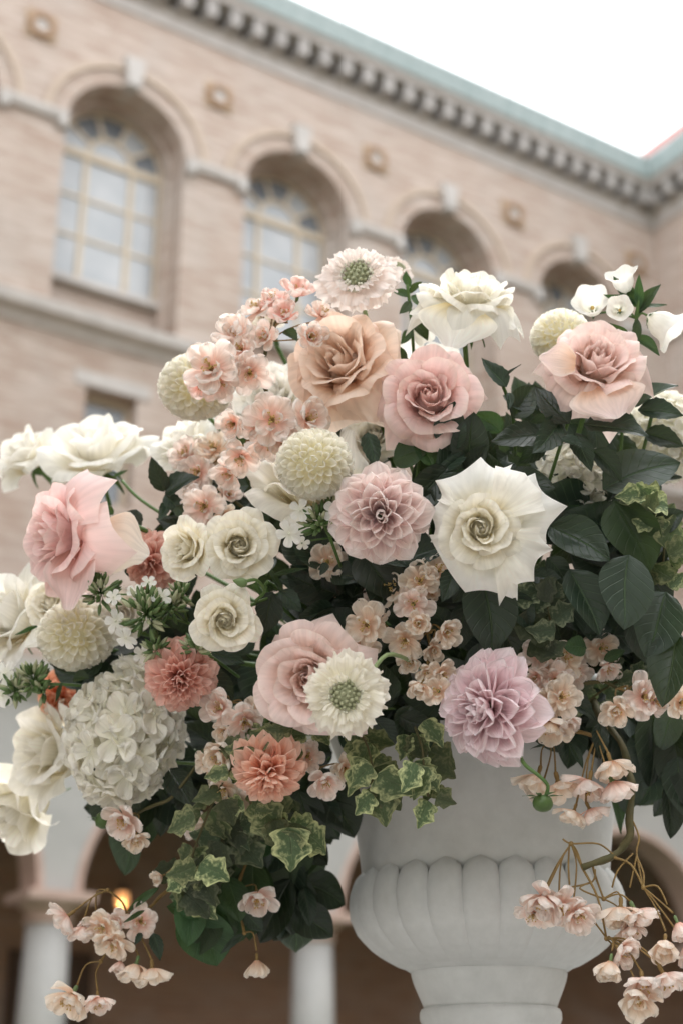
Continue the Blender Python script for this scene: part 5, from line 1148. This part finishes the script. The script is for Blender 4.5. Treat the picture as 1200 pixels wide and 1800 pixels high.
make_foliage('rose leaves on the thin stems at left, behind the left pink rose', 'leafy_stem', [(470, 1010, 1.64), (330, 930, 1.66), (250, 880, 1.70), (215, 845, 1.72)],
    [(288, 865, 1.62, 272, 802, 1.61, .95, 'ovate', D), (290, 868, 1.62, 350, 840, 1.61, 1.2, 'ovate', D, (0, .5, .8)), (290, 870, 1.62, 320, 905, 1.61, 1.1, 'ovate', D), (300, 880, 1.63, 275, 915, 1.62, .9, 'ovate', D), (240, 895, 1.64, 225, 945, 1.63, 1.2, 'ovate', D), (200, 905, 1.66, 175, 880, 1.66, .9, 'ovate', Mg), (310, 890, 1.60, 345, 930, 1.58, .9, 'ovate', Mg), (220, 1000, 1.62, 240, 1020, 1.62, .9, 'ovate', D), (150, 990, 1.62, 175, 1020, 1.6, 1.0, 'ovate', D), (200, 840, 1.72, 225, 825, 1.72, .7, 'slim', Mg)])
make_foliage('shadowed leaves right of the cream spray roses', 'leafy_stem', [(600, 1180, 1.62), (520, 1090, 1.56), (470, 1050, 1.52)],
    [(480, 1040, 1.49, 455, 1115, 1.48, 1.2, 'ovate', D, (.2, .2, .9)), (490, 1040, 1.50, 530, 1075, 1.49, 1.1, 'ovate', D), (540, 1090, 1.53, 630, 1060, 1.52, .8, 'broad', D, (0, .8, .5)), (620, 1000, 1.52, 660, 1060, 1.52, 1.0, 'broad', D), (610, 980, 1.55, 560, 1050, 1.56, 1.0, 'broad', D), (480, 1010, 1.51, 540, 1000, 1.50, .5, 'slim', Mg), (500, 1050, 1.50, 470, 985, 1.52, .4, 'slim', Mg), (660, 1160, 1.52, 640, 1080, 1.53, 1.0, 'broad', D), (690, 1230, 1.50, 670, 1160, 1.5, 1.1, 'broad', D), (700, 1260, 1.49, 760, 1290, 1.48, 1.0, 'broad', D), (720, 1240, 1.50, 700, 1300, 1.49, 1.1, 'broad', D)])
make_foliage('large dark leaf under the white hydrangea at lower left', 'leafy_stem', [(420, 1350, 1.62), (300, 1340, 1.66), (225, 1345, 1.70)],
    [(235, 1350, 1.70, 150, 1432, 1.69, 1.7, 'broad', D, (0, .4, .9)), (300, 1350, 1.57, 330, 1420, 1.55, 1.0, 'broad', D), (360, 1180, 1.55, 410, 1240, 1.55, 1.0, 'broad', D), (360, 1140, 1.56, 430, 1170, 1.56, .8, 'broad', D), (180, 1160, 1.60, 130, 1190, 1.59, 1.0, 'ovate', D), (90, 1150, 1.62, 115, 1185, 1.62, 1.2, 'ovate', D), (130, 1190, 1.58, 155, 1195, 1.57, 1.4, 'ovate', Mg), (110, 1200, 1.58, 95, 1235, 1.58, .7, 'slim', Mg), (70, 1100, 1.64, 25, 1115, 1.64, .5, 'slim', Mg)])
def trail(label, seed, path, n, size, kind, mat, spread, droop, stemmat=None, out=(0, .2, 1), width=1.1, sr=.0013, name='trailing_vine', extra=()):
    return make_foliage(label, name, path, scatter_leaves(seed, path, n, size, kind, mat, spread, droop, width, out) + list(extra), stemmat or TWIGD, sr)
trail('variegated vine trailing beside the peach coral dahlia', 201, [(520, 1270, 1.52), (430, 1320, 1.50), (380, 1400, 1.50), (340, 1500, 1.52), (330, 1560, 1.53)], 36, 47, 'lobed', V_, .06, .25)
trail('yellow green variegated sprig hanging over the urn left of its middle', 202, [(620, 1270, 1.50), (645, 1310, 1.46), (655, 1360, 1.44), (652, 1385, 1.44)], 13, 54, 'lobed', V_, .04, .45)
trail('yellow green variegated sprig hanging over the middle of the urn', 203, [(720, 1260, 1.50), (740, 1310, 1.46), (745, 1360, 1.44), (752, 1400, 1.44)], 20, 48, 'lobed', V_, .06, .35)
trail('variegated sprig below the blush rose, reaching the urn rim', 204, [(560, 1260, 1.52), (520, 1290, 1.47), (460, 1300, 1.47), (400, 1330, 1.48)], 24, 50, 'lobed', V_, .05, .25)
trail('variegated leaves below the peach coral dahlia, hanging free', 205, [(470, 1360, 1.52), (440, 1410, 1.49), (500, 1440, 1.49), (520, 1470, 1.49)], 17, 48, 'lobed', V_, .05, .4)
trail('dull variegated vine among the dark leaves at far right', 206, [(1130, 1120, 1.58), (1160, 1020, 1.53), (1165, 930, 1.51), (1140, 870, 1.50)], 28, 52, 'lobed', V_, .07, .0)
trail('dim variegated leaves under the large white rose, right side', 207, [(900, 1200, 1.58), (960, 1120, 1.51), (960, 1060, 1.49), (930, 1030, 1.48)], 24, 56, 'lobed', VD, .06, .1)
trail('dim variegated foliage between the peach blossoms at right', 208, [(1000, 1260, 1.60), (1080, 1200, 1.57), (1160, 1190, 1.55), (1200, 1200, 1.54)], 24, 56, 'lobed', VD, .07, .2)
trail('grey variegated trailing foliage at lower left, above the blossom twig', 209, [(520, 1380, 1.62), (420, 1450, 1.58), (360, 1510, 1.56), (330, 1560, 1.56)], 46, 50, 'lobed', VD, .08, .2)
trail('green leafy stem hanging left of the urn neck', 210, [(580, 1330, 1.72), (520, 1420, 1.70), (500, 1500, 1.69), (520, 1570, 1.69)], 36, 76, 'broad', D, .07, .5, STEM)
trail('green leaves hanging below the trailing foliage at lower left', 211, [(520, 1420, 1.68), (450, 1500, 1.64), (400, 1560, 1.62), (330, 1600, 1.60)], 34, 78, 'broad', Mg, .06, .5, STEM,
      extra=[(335, 1575, 1.58, 325, 1665, 1.56, 1.1, 'broad', Mg, (0, .1, 1)), (400, 1540, 1.58, 415, 1625, 1.57, 1.1, 'broad', Mg), (430, 1600, 1.58, 460, 1640, 1.58, 1.0, 'broad', D), (430, 1640, 1.58, 385, 1675, 1.57, .7, 'slim', D), (280, 1560, 1.58, 220, 1600, 1.57, .6, 'slim', Mg), (535, 1560, 1.66, 540, 1630, 1.65, .8, 'broad', D)])
trail('dark filler leaves behind the hydrangea at lower left', 212, [(480, 1330, 1.72), (380, 1300, 1.74), (300, 1380, 1.74), (240, 1430, 1.74)], 44, 80, 'broad', D, .08, .2, STEM)
trail('dark filler leaves in the hollow behind the coral dahlia', 213, [(560, 1200, 1.68), (440, 1170, 1.68), (330, 1110, 1.71), (230, 1120, 1.76), (160, 1180, 1.78)], 64, 84, 'broad', D, .09, .1, STEM)
trail('dark filler leaves in the deep hollow at the centre', 214, [(680, 1260, 1.66), (620, 1120, 1.60), (560, 1020, 1.58), (620, 940, 1.56), (700, 1000, 1.53)], 80, 92, 'broad', D, .09, .1, STEM)
trail('dark filler leaves behind the large open white rose', 215, [(840, 1240, 1.64), (800, 1100, 1.55), (820, 980, 1.52), (860, 860, 1.52), (800, 800, 1.53)], 80, 96, 'broad', D, .08, .1, STEM)
trail('dark filler leaves deep on the right side of the arrangement', 216, [(920, 1260, 1.66), (1000, 1130, 1.60), (1090, 1080, 1.58), (1100, 960, 1.57), (1040, 860, 1.60)], 84, 100, 'broad', D, .08, .1, STEM)
trail('dark filler leaves under the apricot rose', 217, [(700, 1000, 1.70), (640, 880, 1.66), (560, 760, 1.70), (640, 740, 1.70), (760, 760, 1.66)], 46, 84, 'broad', D, .08, .0, STEM)
trail('filler leaves behind the pink blossoms and cream roses at left', 218, [(520, 980, 1.70), (440, 900, 1.68), (400, 850, 1.70), (330, 960, 1.68), (260, 1020, 1.68)], 44, 76, 'ovate', D, .08, .0, STEM)
trail('dark filler leaves along the rim of the urn', 219, [(590, 1260, 1.66), (690, 1245, 1.60), (820, 1235, 1.58), (940, 1250, 1.60), (1050, 1270, 1.64)], 60, 66, 'broad', D, .05, .1, STEM)
trail('green filler leaves below the dark right edge leaves', 220, [(1000, 1240, 1.68), (1090, 1270, 1.66), (1160, 1230, 1.62), (1200, 1330, 1.64)], 44, 84, 'broad', G, .06, .35, STEM)
trail('green leaves behind the upper right pink rose', 221, [(900, 880, 1.68), (930, 760, 1.66), (1000, 700, 1.64), (1060, 760, 1.64)], 34, 80, 'ovate', G, .06, .0, STEM)
bpy.context.view_layer.update()
